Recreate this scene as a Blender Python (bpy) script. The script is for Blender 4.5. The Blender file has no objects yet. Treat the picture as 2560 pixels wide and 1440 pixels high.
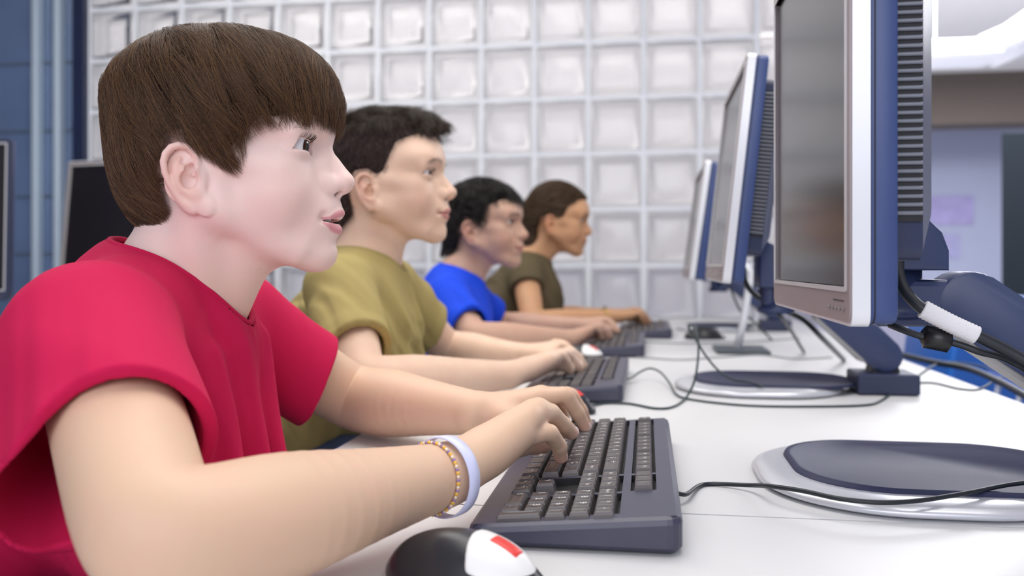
import bpy, bmesh, math, random
import numpy as np
from mathutils import Vector, Matrix

# ---------------------------------------------------------------- camera, world, lights, exposure
SC = bpy.context.scene
COL = SC.collection
FPX, HOR, CAMZ, TAB = 2200.0, 665.0, 0.967, 0.75
cam_d = bpy.data.cameras.new('camera'); cam = bpy.data.objects.new('camera', cam_d); COL.objects.link(cam)
cam.location = (0, 0, CAMZ); cam.rotation_euler = (math.pi / 2, 0, 0)
cam_d.sensor_width = 36; cam_d.lens = FPX / 2560 * 36; cam_d.shift_y = (HOR - 720) / 2560
cam_d.clip_start = 0.02
cam_d.dof.use_dof = True; cam_d.dof.focus_distance = 0.80; cam_d.dof.aperture_fstop = 4.6
SC.camera = cam
SC.view_settings.view_transform = 'Standard'; SC.view_settings.look = 'None'
SC.view_settings.gamma = 1; SC.view_settings.exposure = 0.0
SC.cycles.max_bounces = 6; SC.cycles.diffuse_bounces = 4; SC.cycles.glossy_bounces = 3; SC.cycles.transparent_max_bounces = 8
wd = bpy.data.worlds.new('world'); SC.world = wd; wd.use_nodes = True
wd.node_tree.nodes['Background'].inputs[0].default_value = (0.80, 0.86, 1.0, 1)
wd.node_tree.nodes['Background'].inputs[1].default_value = 0.62

ROW = math.radians(8.7)
U = Vector((math.sin(ROW), math.cos(ROW), 0))      # along the row of desks, away from the camera
V = Vector((math.cos(ROW), -math.sin(ROW), 0))     # across the table, from the pupils to the screens
def R2W(a, b, z=0.0): return U * a + V * b + Vector((0, 0, z))
def W(px, py, d): return Vector(((px - 1280) / FPX * d, d, CAMZ - (py - HOR) / FPX * d))

def area(name, loc, target, sx, sy, power, color):
    l = bpy.data.lights.new(name, 'AREA'); l.shape = 'RECTANGLE'; l.size = sx; l.size_y = sy
    l.energy = power; l.color = color
    o = bpy.data.objects.new(name, l); COL.objects.link(o); o.location = loc
    o.rotation_euler = (Vector(target) - Vector(loc)).to_track_quat('-Z', 'Y').to_euler()
    return o
area('window_daylight', (-0.6, -2.2, 2.0), (-0.1, 1.2, 0.9), 3.0, 1.6, 50, (0.93, 0.93, 1.0))
area('ceiling_lamp_light', (0.3, 1.2, 2.75), (0.3, 1.2, 0), 1.8, 1.8, 40, (1.0, 0.97, 0.92))
area('ceiling_lamp_light', (-1.2, 2.6, 2.75), (-1.2, 2.6, 0), 1.6, 1.6, 30, (1.0, 0.97, 0.92))

# ---------------------------------------------------------------- materials
MATS = {}
def mat(name, color, rough=0.5, metal=0.0, spec=0.5, sss=0.0, coat=0.0, emit=None, alpha=None, trans=0.0, bump=None, noise=None):
    if name in MATS: return MATS[name]
    m = bpy.data.materials.new(name); m.use_nodes = True; nt = m.node_tree
    b = nt.nodes['Principled BSDF']
    b.inputs['Base Color'].default_value = (*color, 1); b.inputs['Roughness'].default_value = rough
    b.inputs['Metallic'].default_value = metal; b.inputs['Specular IOR Level'].default_value = spec
    if sss:
        b.inputs['Subsurface Weight'].default_value = sss
        b.inputs['Subsurface Radius'].default_value = (1.0, 0.35, 0.2); b.inputs['Subsurface Scale'].default_value = 0.004
    if coat: b.inputs['Coat Weight'].default_value = coat; b.inputs['Coat Roughness'].default_value = 0.1
    if trans: b.inputs['Transmission Weight'].default_value = trans
    if emit: b.inputs['Emission Color'].default_value = (*emit[0], 1); b.inputs['Emission Strength'].default_value = emit[1]
    if noise:   # (scale, amount): a mottled base colour
        n = nt.nodes.new('ShaderNodeTexNoise'); n.inputs['Scale'].default_value = noise[0]; n.inputs['Detail'].default_value = 4
        tc = nt.nodes.new('ShaderNodeTexCoord'); nt.links.new(tc.outputs['Object'], n.inputs['Vector'])
        mx = nt.nodes.new('ShaderNodeMix'); mx.data_type = 'RGBA'
        mx.inputs[6].default_value = (*[c * (1 - noise[1]) for c in color], 1)
        mx.inputs[7].default_value = (*[min(1, c * (1 + noise[1])) for c in color], 1)
        nt.links.new(n.outputs['Fac'], mx.inputs[0]); nt.links.new(mx.outputs[2], b.inputs['Base Color'])
    if bump:    # (scale, strength, distance)
        n = nt.nodes.new('ShaderNodeTexNoise'); n.inputs['Scale'].default_value = bump[0]; n.inputs['Detail'].default_value = 3
        tc = nt.nodes.new('ShaderNodeTexCoord'); nt.links.new(tc.outputs['Object'], n.inputs['Vector'])
        bp = nt.nodes.new('ShaderNodeBump'); bp.inputs['Strength'].default_value = bump[1]; bp.inputs['Distance'].default_value = bump[2]
        nt.links.new(n.outputs['Fac'], bp.inputs['Height']); nt.links.new(bp.outputs['Normal'], b.inputs['Normal'])
    MATS[name] = m
    return m

def skin_mat(name, base, lipc, flush, face=None, sss=0.25, rough=0.5):
    m = mat(name, base, rough, sss=sss, spec=0.35)
    nt = m.node_tree; b = nt.nodes['Principled BSDF']
    def attr(n):
        a = nt.nodes.new('ShaderNodeAttribute'); a.attribute_name = n; return a.outputs['Fac']
    def mix(fac, a, bcol):
        x = nt.nodes.new('ShaderNodeMix'); x.data_type = 'RGBA'; nt.links.new(fac, x.inputs[0])
        if isinstance(a, tuple): x.inputs[6].default_value = (*a, 1)
        else: nt.links.new(a, x.inputs[6])
        x.inputs[7].default_value = (*bcol, 1); return x.outputs[2]
    n = nt.nodes.new('ShaderNodeTexNoise'); n.inputs['Scale'].default_value = 28; n.inputs['Detail'].default_value = 5
    tc = nt.nodes.new('ShaderNodeTexCoord'); nt.links.new(tc.outputs['Object'], n.inputs['Vector'])
    mr = nt.nodes.new('ShaderNodeMapRange'); mr.inputs[1].default_value = 0.35; mr.inputs[2].default_value = 0.75
    mr.inputs[4].default_value = 0.22; nt.links.new(n.outputs['Fac'], mr.inputs[0])
    c = mix(mr.outputs[0], base, flush)
    if face: c = mix(attr('face'), c, face)
    c = mix(attr('flush'), c, flush)
    c = mix(attr('lip'), c, lipc)
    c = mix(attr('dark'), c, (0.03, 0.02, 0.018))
    nt.links.new(c, b.inputs['Base Color'])
    n2 = nt.nodes.new('ShaderNodeTexNoise'); n2.inputs['Scale'].default_value = 900; n2.inputs['Detail'].default_value = 2
    nt.links.new(tc.outputs['Object'], n2.inputs['Vector'])
    bp = nt.nodes.new('ShaderNodeBump'); bp.inputs['Strength'].default_value = 0.12; bp.inputs['Distance'].default_value = 0.0004
    nt.links.new(n2.outputs['Fac'], bp.inputs['Height']); nt.links.new(bp.outputs['Normal'], b.inputs['Normal'])
    return m

def hair_mat(name, color, rough=0.35, tip=None):
    m = bpy.data.materials.new(name); m.use_nodes = True; nt = m.node_tree
    b = nt.nodes['Principled BSDF']
    inf = nt.nodes.new('ShaderNodeHairInfo')
    mx = nt.nodes.new('ShaderNodeMix'); mx.data_type = 'RGBA'
    nt.links.new(inf.outputs['Random'], mx.inputs[0])
    mx.inputs[6].default_value = (*[c * 0.6 for c in color], 1); mx.inputs[7].default_value = (*(tip or [c * 1.7 for c in color]), 1)
    nt.links.new(mx.outputs[2], b.inputs['Base Color'])
    b.inputs['Roughness'].default_value = rough; b.inputs['Specular IOR Level'].default_value = 0.3
    return m

# ---------------------------------------------------------------- object helpers
def tag(o, label=None, cat=None, group=None, kind=None):
    if label: o['label'] = label
    if cat: o['category'] = cat
    if group: o['group'] = group
    if kind: o['kind'] = kind
    return o
def empty(name, loc=(0, 0, 0), rz=0.0, label=None, cat=None, group=None, kind=None):
    o = bpy.data.objects.new(name, None); COL.objects.link(o); o.location = loc; o.rotation_euler = (0, 0, rz)
    o.empty_display_size = 0.05
    return tag(o, label, cat, group, kind)
def link_mesh(name, me, m=None, parent=None, smooth=True):
    o = bpy.data.objects.new(name, me); COL.objects.link(o)
    if m:
        for x in (m if isinstance(m, (list, tuple)) else [m]): me.materials.append(x)
    if parent: o.parent = parent
    if smooth and len(me.polygons): me.polygons.foreach_set('use_smooth', [True] * len(me.polygons))
    return o
def world_child(o, parent):
    """parent o while its own coordinates stay world coordinates"""
    o.parent = parent
    if parent is not None: o.matrix_parent_inverse = parent.matrix_basis.inverted()
    return o
class MB:
    """collects shapes in one bmesh"""
    def __init__(s): s.bm = bmesh.new(); s.mi = 0
    def _fin(s, geom_verts, M=None):
        fs = set(f for v in geom_verts for f in v.link_faces)
        for f in fs: f.material_index = s.mi
    def box(s, lo, hi, bev=0.0, M=None, seg=2):
        lo, hi = Vector(lo), Vector(hi)
        r = bmesh.ops.create_cube(s.bm, size=1.0)
        vs = r['verts']
        for v in vs: v.co = Vector(((v.co[i] + 0.5) * (hi[i] - lo[i]) + lo[i] for i in range(3)))
        if bev:
            es = list(set(e for v in vs for e in v.link_edges))
            r2 = bmesh.ops.bevel(s.bm, geom=es, offset=bev, segments=seg, profile=0.5, affect='EDGES')
            vs = list(set(v for f in r2['faces'] for v in f.verts) | set(v for v in vs if v.is_valid))
            seen = set(vs); st = list(vs)
            while st:
                v = st.pop()
                for e in v.link_edges:
                    w = e.other_vert(v)
                    if w not in seen: seen.add(w); st.append(w)
            vs = list(seen)
        if M is not None:
            for v in vs: v.co = M @ v.co
        s._fin(vs); return s
    def prism(s, pts, z0, z1, M=None, bev=0.0):
        """closed polygon (x, y) extruded z0..z1"""
        b = [s.bm.verts.new((p[0], p[1], z0)) for p in pts]; t = [s.bm.verts.new((p[0], p[1], z1)) for p in pts]
        n = len(pts)
        fs = [s.bm.faces.new(list(reversed(b))), s.bm.faces.new(t)]
        for i in range(n): fs.append(s.bm.faces.new((b[i], b[(i + 1) % n], t[(i + 1) % n], t[i])))
        vs = b + t
        if bev:
            es = [e for f in fs[:2] for e in f.edges]
            r2 = bmesh.ops.bevel(s.bm, geom=es, offset=bev, segments=2, profile=0.5, affect='EDGES')
            seen = set(v for f in r2['faces'] for v in f.verts); st = list(seen)
            while st:
                v = st.pop()
                for e in v.link_edges:
                    w = e.other_vert(v)
                    if w not in seen: seen.add(w); st.append(w)
            vs = list(seen)
        if M is not None:
            for v in vs: v.co = M @ v.co
        s._fin(vs); return s
    def tube(s, pts, r, seg=10, caps=True):
        pts = [Vector(p) for p in pts]; n = len(pts)
        rs = r if isinstance(r, (list, tuple)) else [r] * n
        rings = []; up = None
        for i, p in enumerate(pts):
            t = (pts[min(i + 1, n - 1)] - pts[max(i - 1, 0)]).normalized()
            if up is None:
                up = t.orthogonal().normalized()
            up = (up - t * up.dot(t)).normalized(); sd = t.cross(up)
            rings.append([s.bm.verts.new(p + (up * math.cos(2 * math.pi * k / seg) + sd * math.sin(2 * math.pi * k / seg)) * rs[i]) for k in range(seg)])
        for a, b in zip(rings, rings[1:]):
            for k in range(seg): s.bm.faces.new((a[k], a[(k + 1) % seg], b[(k + 1) % seg], b[k])).material_index = s.mi
        if caps:
            s.bm.faces.new(list(reversed(rings[0]))).material_index = s.mi; s.bm.faces.new(rings[-1]).material_index = s.mi
        return s
    def lathe(s, prof, axis_o=(0, 0, 0), M=None, seg=24):
        """profile [(r, z)]"""
        rings = []
        for r, z in prof:
            rings.append([s.bm.verts.new((r * math.cos(2 * math.pi * k / seg), r * math.sin(2 * math.pi * k / seg), z)) for k in range(seg)])
        for a, b in zip(rings, rings[1:]):
            for k in range(seg): s.bm.faces.new((a[k], a[(k + 1) % seg], b[(k + 1) % seg], b[k])).material_index = s.mi
        s.bm.faces.new(list(reversed(rings[0]))).material_index = s.mi; s.bm.faces.new(rings[-1]).material_index = s.mi
        off = Vector(axis_o)
        for rg in rings:
            for v in rg: v.co = (M @ v.co if M is not None else v.co) + off
        return s
    def build(s, name, m, parent=None, smooth=False):
        bmesh.ops.recalc_face_normals(s.bm, faces=s.bm.faces)
        me = bpy.data.meshes.new(name); s.bm.to_mesh(me); s.bm.free()
        o = link_mesh(name, me, m, parent, smooth)
        if not smooth and len(me.polygons):
            pass
        return o
def smooth_by_angle(o, deg=35):
    me = o.data
    bm = bmesh.new(); bm.from_mesh(me)
    for e in bm.edges:
        if len(e.link_faces) == 2 and e.calc_face_angle(0) > math.radians(deg): e.smooth = False
    for f in bm.faces: f.smooth = True
    bm.to_mesh(me); bm.free()
    return o
def spline(pts, n=8):
    """Catmull-Rom through pts"""
    P = [Vector(p) for p in pts]; P = [P[0] * 2 - P[1]] + P + [P[-1] * 2 - P[-2]]
    out = []
    for i in range(1, len(P) - 2):
        for k in range(n):
            t = k / n
            out.append(0.5 * ((2 * P[i]) + (-P[i - 1] + P[i + 1]) * t + (2 * P[i - 1] - 5 * P[i] + 4 * P[i + 1] - P[i + 2]) * t * t + (-P[i - 1] + 3 * P[i] - 3 * P[i + 1] + P[i + 2]) * t ** 3))
    out.append(P[-2]); return out

# ---------------------------------------------------------------- implicit surfaces
F4 = np.float32
def smin(a, b, k):
    if k <= 0: return np.minimum(a, b)
    h = np.maximum(k - np.abs(a - b), 0) / k
    return np.minimum(a, b) - h * h * k * 0.25
def smax(a, b, k): return -smin(-a, -b, k)
class Prim:
    __slots__ = ('f', 'c', 'r', 'op', 'k', 'M', 't', 's')
    def __init__(s, f, c, r, op='u', k=0.0): s.f, s.c, s.r, s.op, s.k = f, np.array(c, float), r, op, k; s.M = None
def rc(a, b, ra, rb, k=0.01, op='u', sy=False):
    a, b = np.array(a, F4), np.array(b, F4); ab = b - a; L2 = float(ab @ ab) + 1e-12
    def f(P):
        q = P - a; t = np.clip((q @ ab) / L2, 0, 1)
        return np.sqrt(((q - t[:, None] * ab) ** 2).sum(1)) - (ra + (rb - ra) * t)
    c = (a + b) / 2; return Prim(f, c, math.sqrt(L2) / 2 + max(ra, rb), op, k)
def el(c, r, rot=None, k=0.01, op='u', r2=None):
    """ellipsoid; r2 gives other radii on the negative side of each axis"""
    c = np.array(c, F4); r = np.array(r, F4); rn = np.array(r2, F4) if r2 is not None else None
    M = None
    if rot is not None:
        from mathutils import Euler
        M = np.array(Euler([math.radians(x) for x in rot]).to_matrix(), dtype=F4)
    def f(P):
        q = P - c
        if M is not None: q = q @ M
        rr = r if rn is None else np.where(q < 0, rn, r)
        u = q / rr; k0 = np.sqrt((u ** 2).sum(1)); k1 = np.sqrt(((u / rr) ** 2).sum(1)) + 1e-9
        return k0 * (k0 - 1) / k1
    R = float(max(r.max(), rn.max() if rn is not None else 0))
    return Prim(f, c, R, op, k)
def chain(pts, rad, k=0.004, op='u'):
    n = len(pts)
    rad = rad if isinstance(rad, (list, tuple)) else [rad] * n
    A = np.array([list(p) for p in pts], F4)
    def f(P):
        d = None
        for i in range(n - 1):
            ab = A[i + 1] - A[i]; L2 = float(ab @ ab) + 1e-12
            q = P - A[i]; t = np.clip((q @ ab) / L2, 0, 1)
            e = np.sqrt(((q - t[:, None] * ab) ** 2).sum(1)) - (rad[i] + (rad[i + 1] - rad[i]) * t)
            d = e if d is None else np.minimum(d, e)
        return d
    c = (A.max(0) + A.min(0)) / 2; return Prim(f, c, float(np.linalg.norm(A - c, axis=1).max()) + max(rad), op, k)
def half(n, d, k=0.0, op='s', c=(0, 0, 0), r=9.0):
    """region n.p > d"""
    n = np.array(n, F4); n = n / np.linalg.norm(n)
    return Prim(lambda P: d - P @ n, c, r, op, k)
def mirror(p):
    f = p.f
    def g(P):
        Q = P.copy(); Q[:, 1] = -np.abs(Q[:, 1]); return f(Q)
    c = p.c.copy(); q = Prim(g, (c[0], 0, c[2]), p.r + abs(c[1]), p.op, p.k); return q
def place(prims, M, t, s=1.0):
    """local prims to world: world = M @ (s * local) + t"""
    M = np.array(M, F4); t = np.array(t, F4); out = []
    for p in prims:
        def mk(p):
            f = p.f
            return lambda P: f(((P - t) @ M) / F4(s)) * s
        q = Prim(mk(p), M @ (p.c * s) + t, p.r * s, p.op, p.k * s); out.append(q)
    return out
def evalf(prims, P, lo=None, hi=None, pad=0.0):
    d = np.full(len(P), 0.5, F4)
    for p in prims:
        if lo is not None:
            g = np.maximum(np.maximum(lo - p.c, p.c - hi), 0)
            gap = math.sqrt(float(g @ g)) - p.r
            if p.op in 'us' and gap > pad + p.k: continue
            if p.op == 'w' and gap > 0: continue
        if p.op == 'w': d = d + p.f(P).astype(F4); continue
        if p.op == 'p': P = (P + p.f(P)).astype(F4); continue
        e = p.f(P).astype(F4)
        if p.op == 'u': d = smin(d, e, p.k)
        elif p.op == 's': d = smax(d, -e, p.k)
        else: d = smax(d, e, p.k)
    return d
def mesh_sdf(prims, lo, hi, res, project=1):
    lo = np.array(lo, float); hi = np.array(hi, float); B = 14
    nb = np.ceil((hi - lo) / (res * B)).astype(int); N = nb * B + 1
    G = np.full(tuple(N), 0.5, F4)
    ax = np.arange(B + 1)
    off = np.stack(np.meshgrid(ax, ax, ax, indexing='ij'), -1).reshape(-1, 3) * res
    ctr = np.stack(np.meshgrid(*[np.arange(n) for n in nb], indexing='ij'), -1).reshape(-1, 3)
    cp = lo + (ctr + 0.5) * B * res
    rad = B * res * 0.5 * math.sqrt(3)
    for i0 in range(0, len(cp)):
        c = cp[i0]; bl = c - B * res / 2; bh = c + B * res / 2
        near = []
        for p in prims:
            if p.op in 'iwp': near.append(p); continue
            g = np.maximum(np.maximum(bl - p.c, p.c - bh), 0)
            if math.sqrt(float(g @ g)) - p.r <= res * 2 + p.k + 0.002: near.append(p)
        i, j, k = ctr[i0] * B
        if not any(p.op == 'u' for p in near): continue
        dc = float(evalf(near, c[None].astype(F4))[0])
        if abs(dc) > rad * 1.25 + 0.006:
            G[i:i + B + 1, j:j + B + 1, k:k + B + 1] = dc; continue
        P = (bl + off).astype(F4)
        G[i:i + B + 1, j:j + B + 1, k:k + B + 1] = evalf(near, P).reshape(B + 1, B + 1, B + 1)
    # surface nets
    S = G < 0
    n0, n1, n2 = N
    cnt = np.zeros((n0 - 1, n1 - 1, n2 - 1), np.int8)
    cor = [(a, b, c) for a in (0, 1) for b in (0, 1) for c in (0, 1)]
    for a, b, c in cor: cnt += S[a:n0 - 1 + a, b:n1 - 1 + b, c:n2 - 1 + c]
    act = np.argwhere((cnt > 0) & (cnt < 8))
    if len(act) == 0: return np.zeros((0, 3)), np.zeros((0, 4), int)
    idx = np.full(cnt.shape, -1, np.int32); idx[act[:, 0], act[:, 1], act[:, 2]] = np.arange(len(act))
    vals = {c: G[act[:, 0] + c[0], act[:, 1] + c[1], act[:, 2] + c[2]] for c in cor}
    acc = np.zeros((len(act), 3)); num = np.zeros(len(act))
    for c in cor:
        for d in range(3):
            if c[d]: continue
            e = list(c); e[d] = 1; e = tuple(e)
            va, vb = vals[c], vals[e]; m = (va < 0) != (vb < 0)
            t = np.where(m, va / np.where(m, va - vb, 1), 0)
            p = np.tile(np.array(c, float), (len(act), 1)); p[:, d] += t
            acc += np.where(m[:, None], p, 0); num += m
    V3 = lo + (act + acc / num[:, None]) * res
    faces = []
    for d in range(3):
        u, v = (d + 1) % 3, (d + 2) % 3
        sl0 = [slice(None)] * 3; sl1 = [slice(None)] * 3
        sl0[d] = slice(0, -1); sl1[d] = slice(1, None)
        A, Bm = S[tuple(sl0)], S[tuple(sl1)]
        e = np.argwhere(A != Bm)
        e = e[(e[:, u] > 0) & (e[:, v] > 0) & (e[:, u] < N[u] - 1) & (e[:, v] < N[v] - 1)]
        flip = A[e[:, 0], e[:, 1], e[:, 2]]
        def g(du, dv):
            q = e.copy(); q[:, u] -= du; q[:, v] -= dv; return idx[q[:, 0], q[:, 1], q[:, 2]]
        f = np.stack([g(1, 1), g(0, 1), g(0, 0), g(1, 0)], 1)
        f[~flip] = f[~flip][:, ::-1]
        faces.append(f)
    Fq = np.concatenate(faces); Fq = Fq[(Fq >= 0).all(1)]
    for _ in range(project):
        V3 = snap(prims, V3, res)
    return V3, Fq
def grad(prims, P, h=0.0006):
    G = []
    for d in range(3):
        o = np.zeros(3, F4); o[d] = h
        G.append((evalc(prims, P + o) - evalc(prims, P - o)) / (2 * h))
    return np.stack(G, 1)
def evalc(prims, P):
    """evaluate scattered points with culling on a coarse hash"""
    P = P.astype(F4); out = np.empty(len(P), F4)
    key = np.floor(P / 0.03).astype(np.int64); h = key[:, 0] * 73856093 ^ key[:, 1] * 19349663 ^ key[:, 2] * 83492791
    order = np.argsort(h, kind='stable'); hs = h[order]
    cuts = np.flatnonzero(np.diff(hs)) + 1
    for seg in np.split(order, cuts):
        Q = P[seg]; out[seg] = evalf(prims, Q, Q.min(0), Q.max(0), 0.004)
    return out
def snap(prims, V3, res):
    d = evalc(prims, V3); g = grad(prims, V3, res * 0.5)
    n2 = (g ** 2).sum(1) + 1e-3
    st = -(d / n2)[:, None] * g
    L = np.linalg.norm(st, axis=1); st *= np.minimum(1, res * 0.6 / (L + 1e-9))[:, None]
    return V3 + st
def np_mesh(name, parts):
    """parts: list of (verts, quads) joined to one mesh"""
    vs, fs, o = [], [], 0
    for v, f in parts: vs.append(v); fs.append(f + o); o += len(v)
    v = np.concatenate(vs); f = np.concatenate(fs)
    me = bpy.data.meshes.new(name)
    me.vertices.add(len(v)); me.vertices.foreach_set('co', v.astype(F4).ravel())
    me.loops.add(f.size); me.loops.foreach_set('vertex_index', f.astype(np.int32).ravel())
    me.polygons.add(len(f)); me.polygons.foreach_set('loop_start', np.arange(0, f.size, 4, dtype=np.int32))
    me.polygons.foreach_set('use_smooth', np.ones(len(f), bool))
    me.update(calc_edges=True); me.validate()
    return me, v
def set_attr(me, name, val):
    a = me.attributes.new(name, 'FLOAT', 'POINT'); a.data.foreach_set('value', np.asarray(val, F4))
# ---------------------------------------------------------------- people
EAR_U = 0.000053
def ear_prims():
    """near-side ear in head space, pinna standing off the head; (cx, cy) are taken on a 1127 x 1440 drawing of an ear"""
    def e(cx, cy, out=0.0):       # drawing -> head space; the pinna plane swings out towards its back rim
        u = (cx - 760) * EAR_U; v = (720 - cy) * EAR_U
        return (0.0035 + u * 0.92, -0.0655 + u * 0.30 - out, -0.0335 + v)
    P = []
    # plate joining the rim to the head
    c = e(500, 620, 0.000)
    P.append(el(c, (0.0160, 0.0030, 0.0250), rot=(0, 14, 17), k=0.004))
    P.append(rc(e(640, 640, -0.010), e(560, 640, -0.002), 0.013, 0.011, k=0.006))
    P.append(rc(e(720, 1000, -0.006), e(700, 960, 0.000), 0.009, 0.0075, k=0.005))
    # concha hollow and the groove inside the rim
    P.append(el(e(585, 735, 0.005), (0.0070, 0.0095, 0.0088), rot=(0, 25, 0), k=0.002, op='s'))
    P.append(el(e(610, 540, 0.0035), (0.0048, 0.0060, 0.0036), rot=(0, -35, 0), k=0.003, op='s'))
    P.append(chain([e(600, 340, 0.004), e(500, 290, 0.004), e(390, 310, 0.004), e(300, 420, 0.004), e(280, 560, 0.004), e(320, 720, 0.004)], 0.0021, k=0.002, op='s'))
    P.append(el(e(470, 400, 0.0042), (0.0055, 0.0032, 0.0042), k=0.003, op='s'))
    # helix rim
    P.append(chain([e(620, 640, -0.001), e(690, 560, 0.0015), e(705, 430, 0.003), e(650, 300, 0.004), e(560, 215, 0.0045), e(440, 192, 0.0045), e(320, 235, 0.0045),
                    e(235, 335, 0.0045), e(202, 460, 0.0045), e(220, 620, 0.004), e(285, 790, 0.003), e(375, 950, 0.002), e(480, 1080, 0.0015), e(620, 1180, 0.001)],
                   [0.0016, 0.0024, 0.0028, 0.0029, 0.0030, 0.0031, 0.0031, 0.0030, 0.0028, 0.0027, 0.0027, 0.0028, 0.0032, 0.0040], k=0.0022))
    # antihelix, antitragus, tragus, lobe
    P.append(chain([e(420, 400, 0.001), e(375, 520, 0.0025), e(375, 650, 0.003), e(400, 780, 0.003), e(470, 890, 0.003), e(580, 940, 0.003), e(670, 930, 0.003)], [0.0022, 0.0026, 0.0028, 0.0028, 0.0029, 0.0030, 0.0028], k=0.003))
    P.append(rc(e(770, 640, 0.001), e(770, 800, 0.002), 0.0030, 0.0032, k=0.004))
    P.append(el(e(835, 1120, 0.003), (0.0090, 0.0046, 0.0098), rot=(0, -24, 12), k=0.002))
    P.append(el(e(600, 1060, 0.001), (0.0090, 0.0036, 0.0090), k=0.004))
    return P

def head_prims(h):
    g = h.get
    P = []; S = []
    jaw = g('jaw', 0.0)
    P.append(el((-0.002, 0, 0.020), (0.097, 0.0700, 0.083), k=0.01, r2=(0.089, 0.0700, 0.075)))
    P.append(el((0.046, 0, 0.022), (0.0525, 0.055, 0.050), k=0.015))
    P.append(el((-0.050, 0, -0.018), (0.043, 0.052, 0.045), k=0.02))
    P.append(el((0.046, 0, -0.030), (0.047, 0.050, 0.062), k=0.012))
    for q in (rc((0.012, -0.0475, -0.055), (0.070, -0.018, -0.088), 0.0165, 0.0165, k=0.018),
              rc((0.014, -0.0500, -0.020), (0.012, -0.0475, -0.055), 0.0150, 0.0165, k=0.015),
              el((0.052, -0.034, -0.040), (0.034, 0.0265, 0.034), k=0.014),
              rc((0.020, -0.0560, -0.013), (0.060, -0.0450, -0.018), 0.0095, 0.0100, k=0.016),
              el((0.058, -0.030, 0.022), (0.034, 0.030, 0.020), k=0.012),
              rc((0.0735, -0.047, 0.010), (0.0860, -0.018, 0.0155), 0.0070, 0.0068, k=0.010)):
        P.append(mirror(q))
    P.append(el((0.045, 0, -0.082), (0.036, 0.032, 0.020), k=0.018))
    P.append(rc((0.077, 0.0, -0.060), (0.080, 0, -0.090), 0.0190, 0.0170, k=0.012))
    P.append(el((0.0845, 0, -0.0955), (0.0165, 0.0185, 0.0140), k=0.010))
    P.append(el((0.0820, 0, -0.058), (0.0220, 0.0290, 0.0250), k=0.018))      # muzzle
    # eye sockets and lids
    ex, ey, ez = 0.0720, -0.0330, 0.0
    P.append(mirror(el((0.0985, -0.0315, -0.002), (0.0160, 0.0175, 0.0120), rot=(0, 0, -14), k=0.013, op='s')))
    P.append(mirror(el((0.0945, -0.0180, -0.001), (0.0060, 0.0050, 0.0070), k=0.010, op='s')))
    P.append(mirror(el((ex, ey, ez), (0.0149, 0.0170, 0.0146), k=0.006)))
    # nose
    n = g('nose', 0.0)
    P.append(chain([(0.087, 0, 0.010), (0.0895, 0, -0.001), (0.0990 + n * 0.3, 0, -0.012), (0.1058 + n * 0.8, 0, -0.0225), (0.1085 + n, 0, -0.0285)], [0.0070, 0.0068, 0.0070, 0.0078, 0.0088], k=0.007))
    P.append(mirror(chain([(0.083, -0.007, -0.004), (0.0885, -0.010, -0.017), (0.0925, -0.011, -0.027)], [0.007, 0.0075, 0.0075], k=0.009)))
    P.append(el((0.1085 + n, 0, -0.0292), (0.0094, 0.0100, 0.0086), k=0.005))
    P.append(mirror(el((0.0955, -0.0108, -0.0325), (0.0120, 0.0072, 0.0084), rot=(0, 14, 14), k=0.0055)))
    P.append(rc((0.1085 + n, 0, -0.0345), (0.0995, 0, -0.0395), 0.0050, 0.0050, k=0.004))
    P.append(mirror(limb([(0.0850, -0.0185, -0.0385), (0.0905, -0.0175, -0.0425), (0.0965, -0.0130, -0.0420)], [0.0003, 0.0006, 0.0003], 5, k=0.003))); P[-1].op = 's'
    P.append(mirror(el((0.1030 + n * 0.7, -0.0062, -0.0400), (0.0072, 0.0034, 0.0046), rot=(0, 20, 14), k=0.0015, op='s')))
    # lips
    mo = g('open', 0.0)
    P.append(rc((0.0940, 0, -0.043), (0.0985, 0, -0.0550), 0.0088, 0.0088, k=0.007)); P.append(rc((0.0895, 0, -0.076 - mo * .5), (0.0880, 0, -0.093), 0.0118, 0.0120, k=0.008))
    P.append(rc((0.1060, 0, -0.0465), (0.1085, 0, -0.0525), 0.0014, 0.0014, k=0.003, op='s'))
    P.append(mirror(chain(LIP_U, [0.0008, 0.0018, 0.0028, 0.0030, 0.0027], k=0.0035)))
    P.append(mirror(chain([(x, y, z - mo) for x, y, z in LIP_L], [0.0008, 0.0020, 0.0032, 0.0037, 0.0037], k=0.0035)))
    P.append(mirror(el((0.0965, -0.0245, -0.0628), (0.004, 0.0035, 0.004), k=0.005, op='s')))
    P.append(el((0.0945, 0, -0.0628 - mo * 0.5), (0.0150, 0.0205, 0.0009 + mo * 0.45), k=0.0015, op='s'))
    P.append(el((0.1070, 0, -0.0800 - mo), (0.0050, 0.0150, 0.0028), k=0.006, op='s'))
    # lid opening: a wedge whose edge runs through the two corners of the eye
    up, dn = g('lid', (24, 20))
    def lid(P_):
        Q = P_ - np.array([ex, 0, ez], F4); y = -np.abs(P_[:, 1]) - ey
        ax = 0.0044 - np.where(y < 0, 42, 24) * y * y             # edge line bends round the eyeball
        X = Q[:, 0] - ax; Z = Q[:, 2] - (-0.0012 - y * g('slant', 0.05))
        a, b = math.radians(up), math.radians(dn)
        w = np.maximum(Z * math.cos(a) - X * math.sin(a), -Z * math.cos(b) - X * math.sin(b))
        e1 = np.sqrt(Q[:, 0] ** 2 + (y) ** 2 * 0.75 + Q[:, 2] ** 2) - 0.0180
        return np.maximum(w, np.maximum(e1, np.abs(y + 0.0008) - 0.0152))
    P.append(mirror(Prim(lid, (ex, ey, ez), 0.018, 's', 0.0012)))
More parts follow.
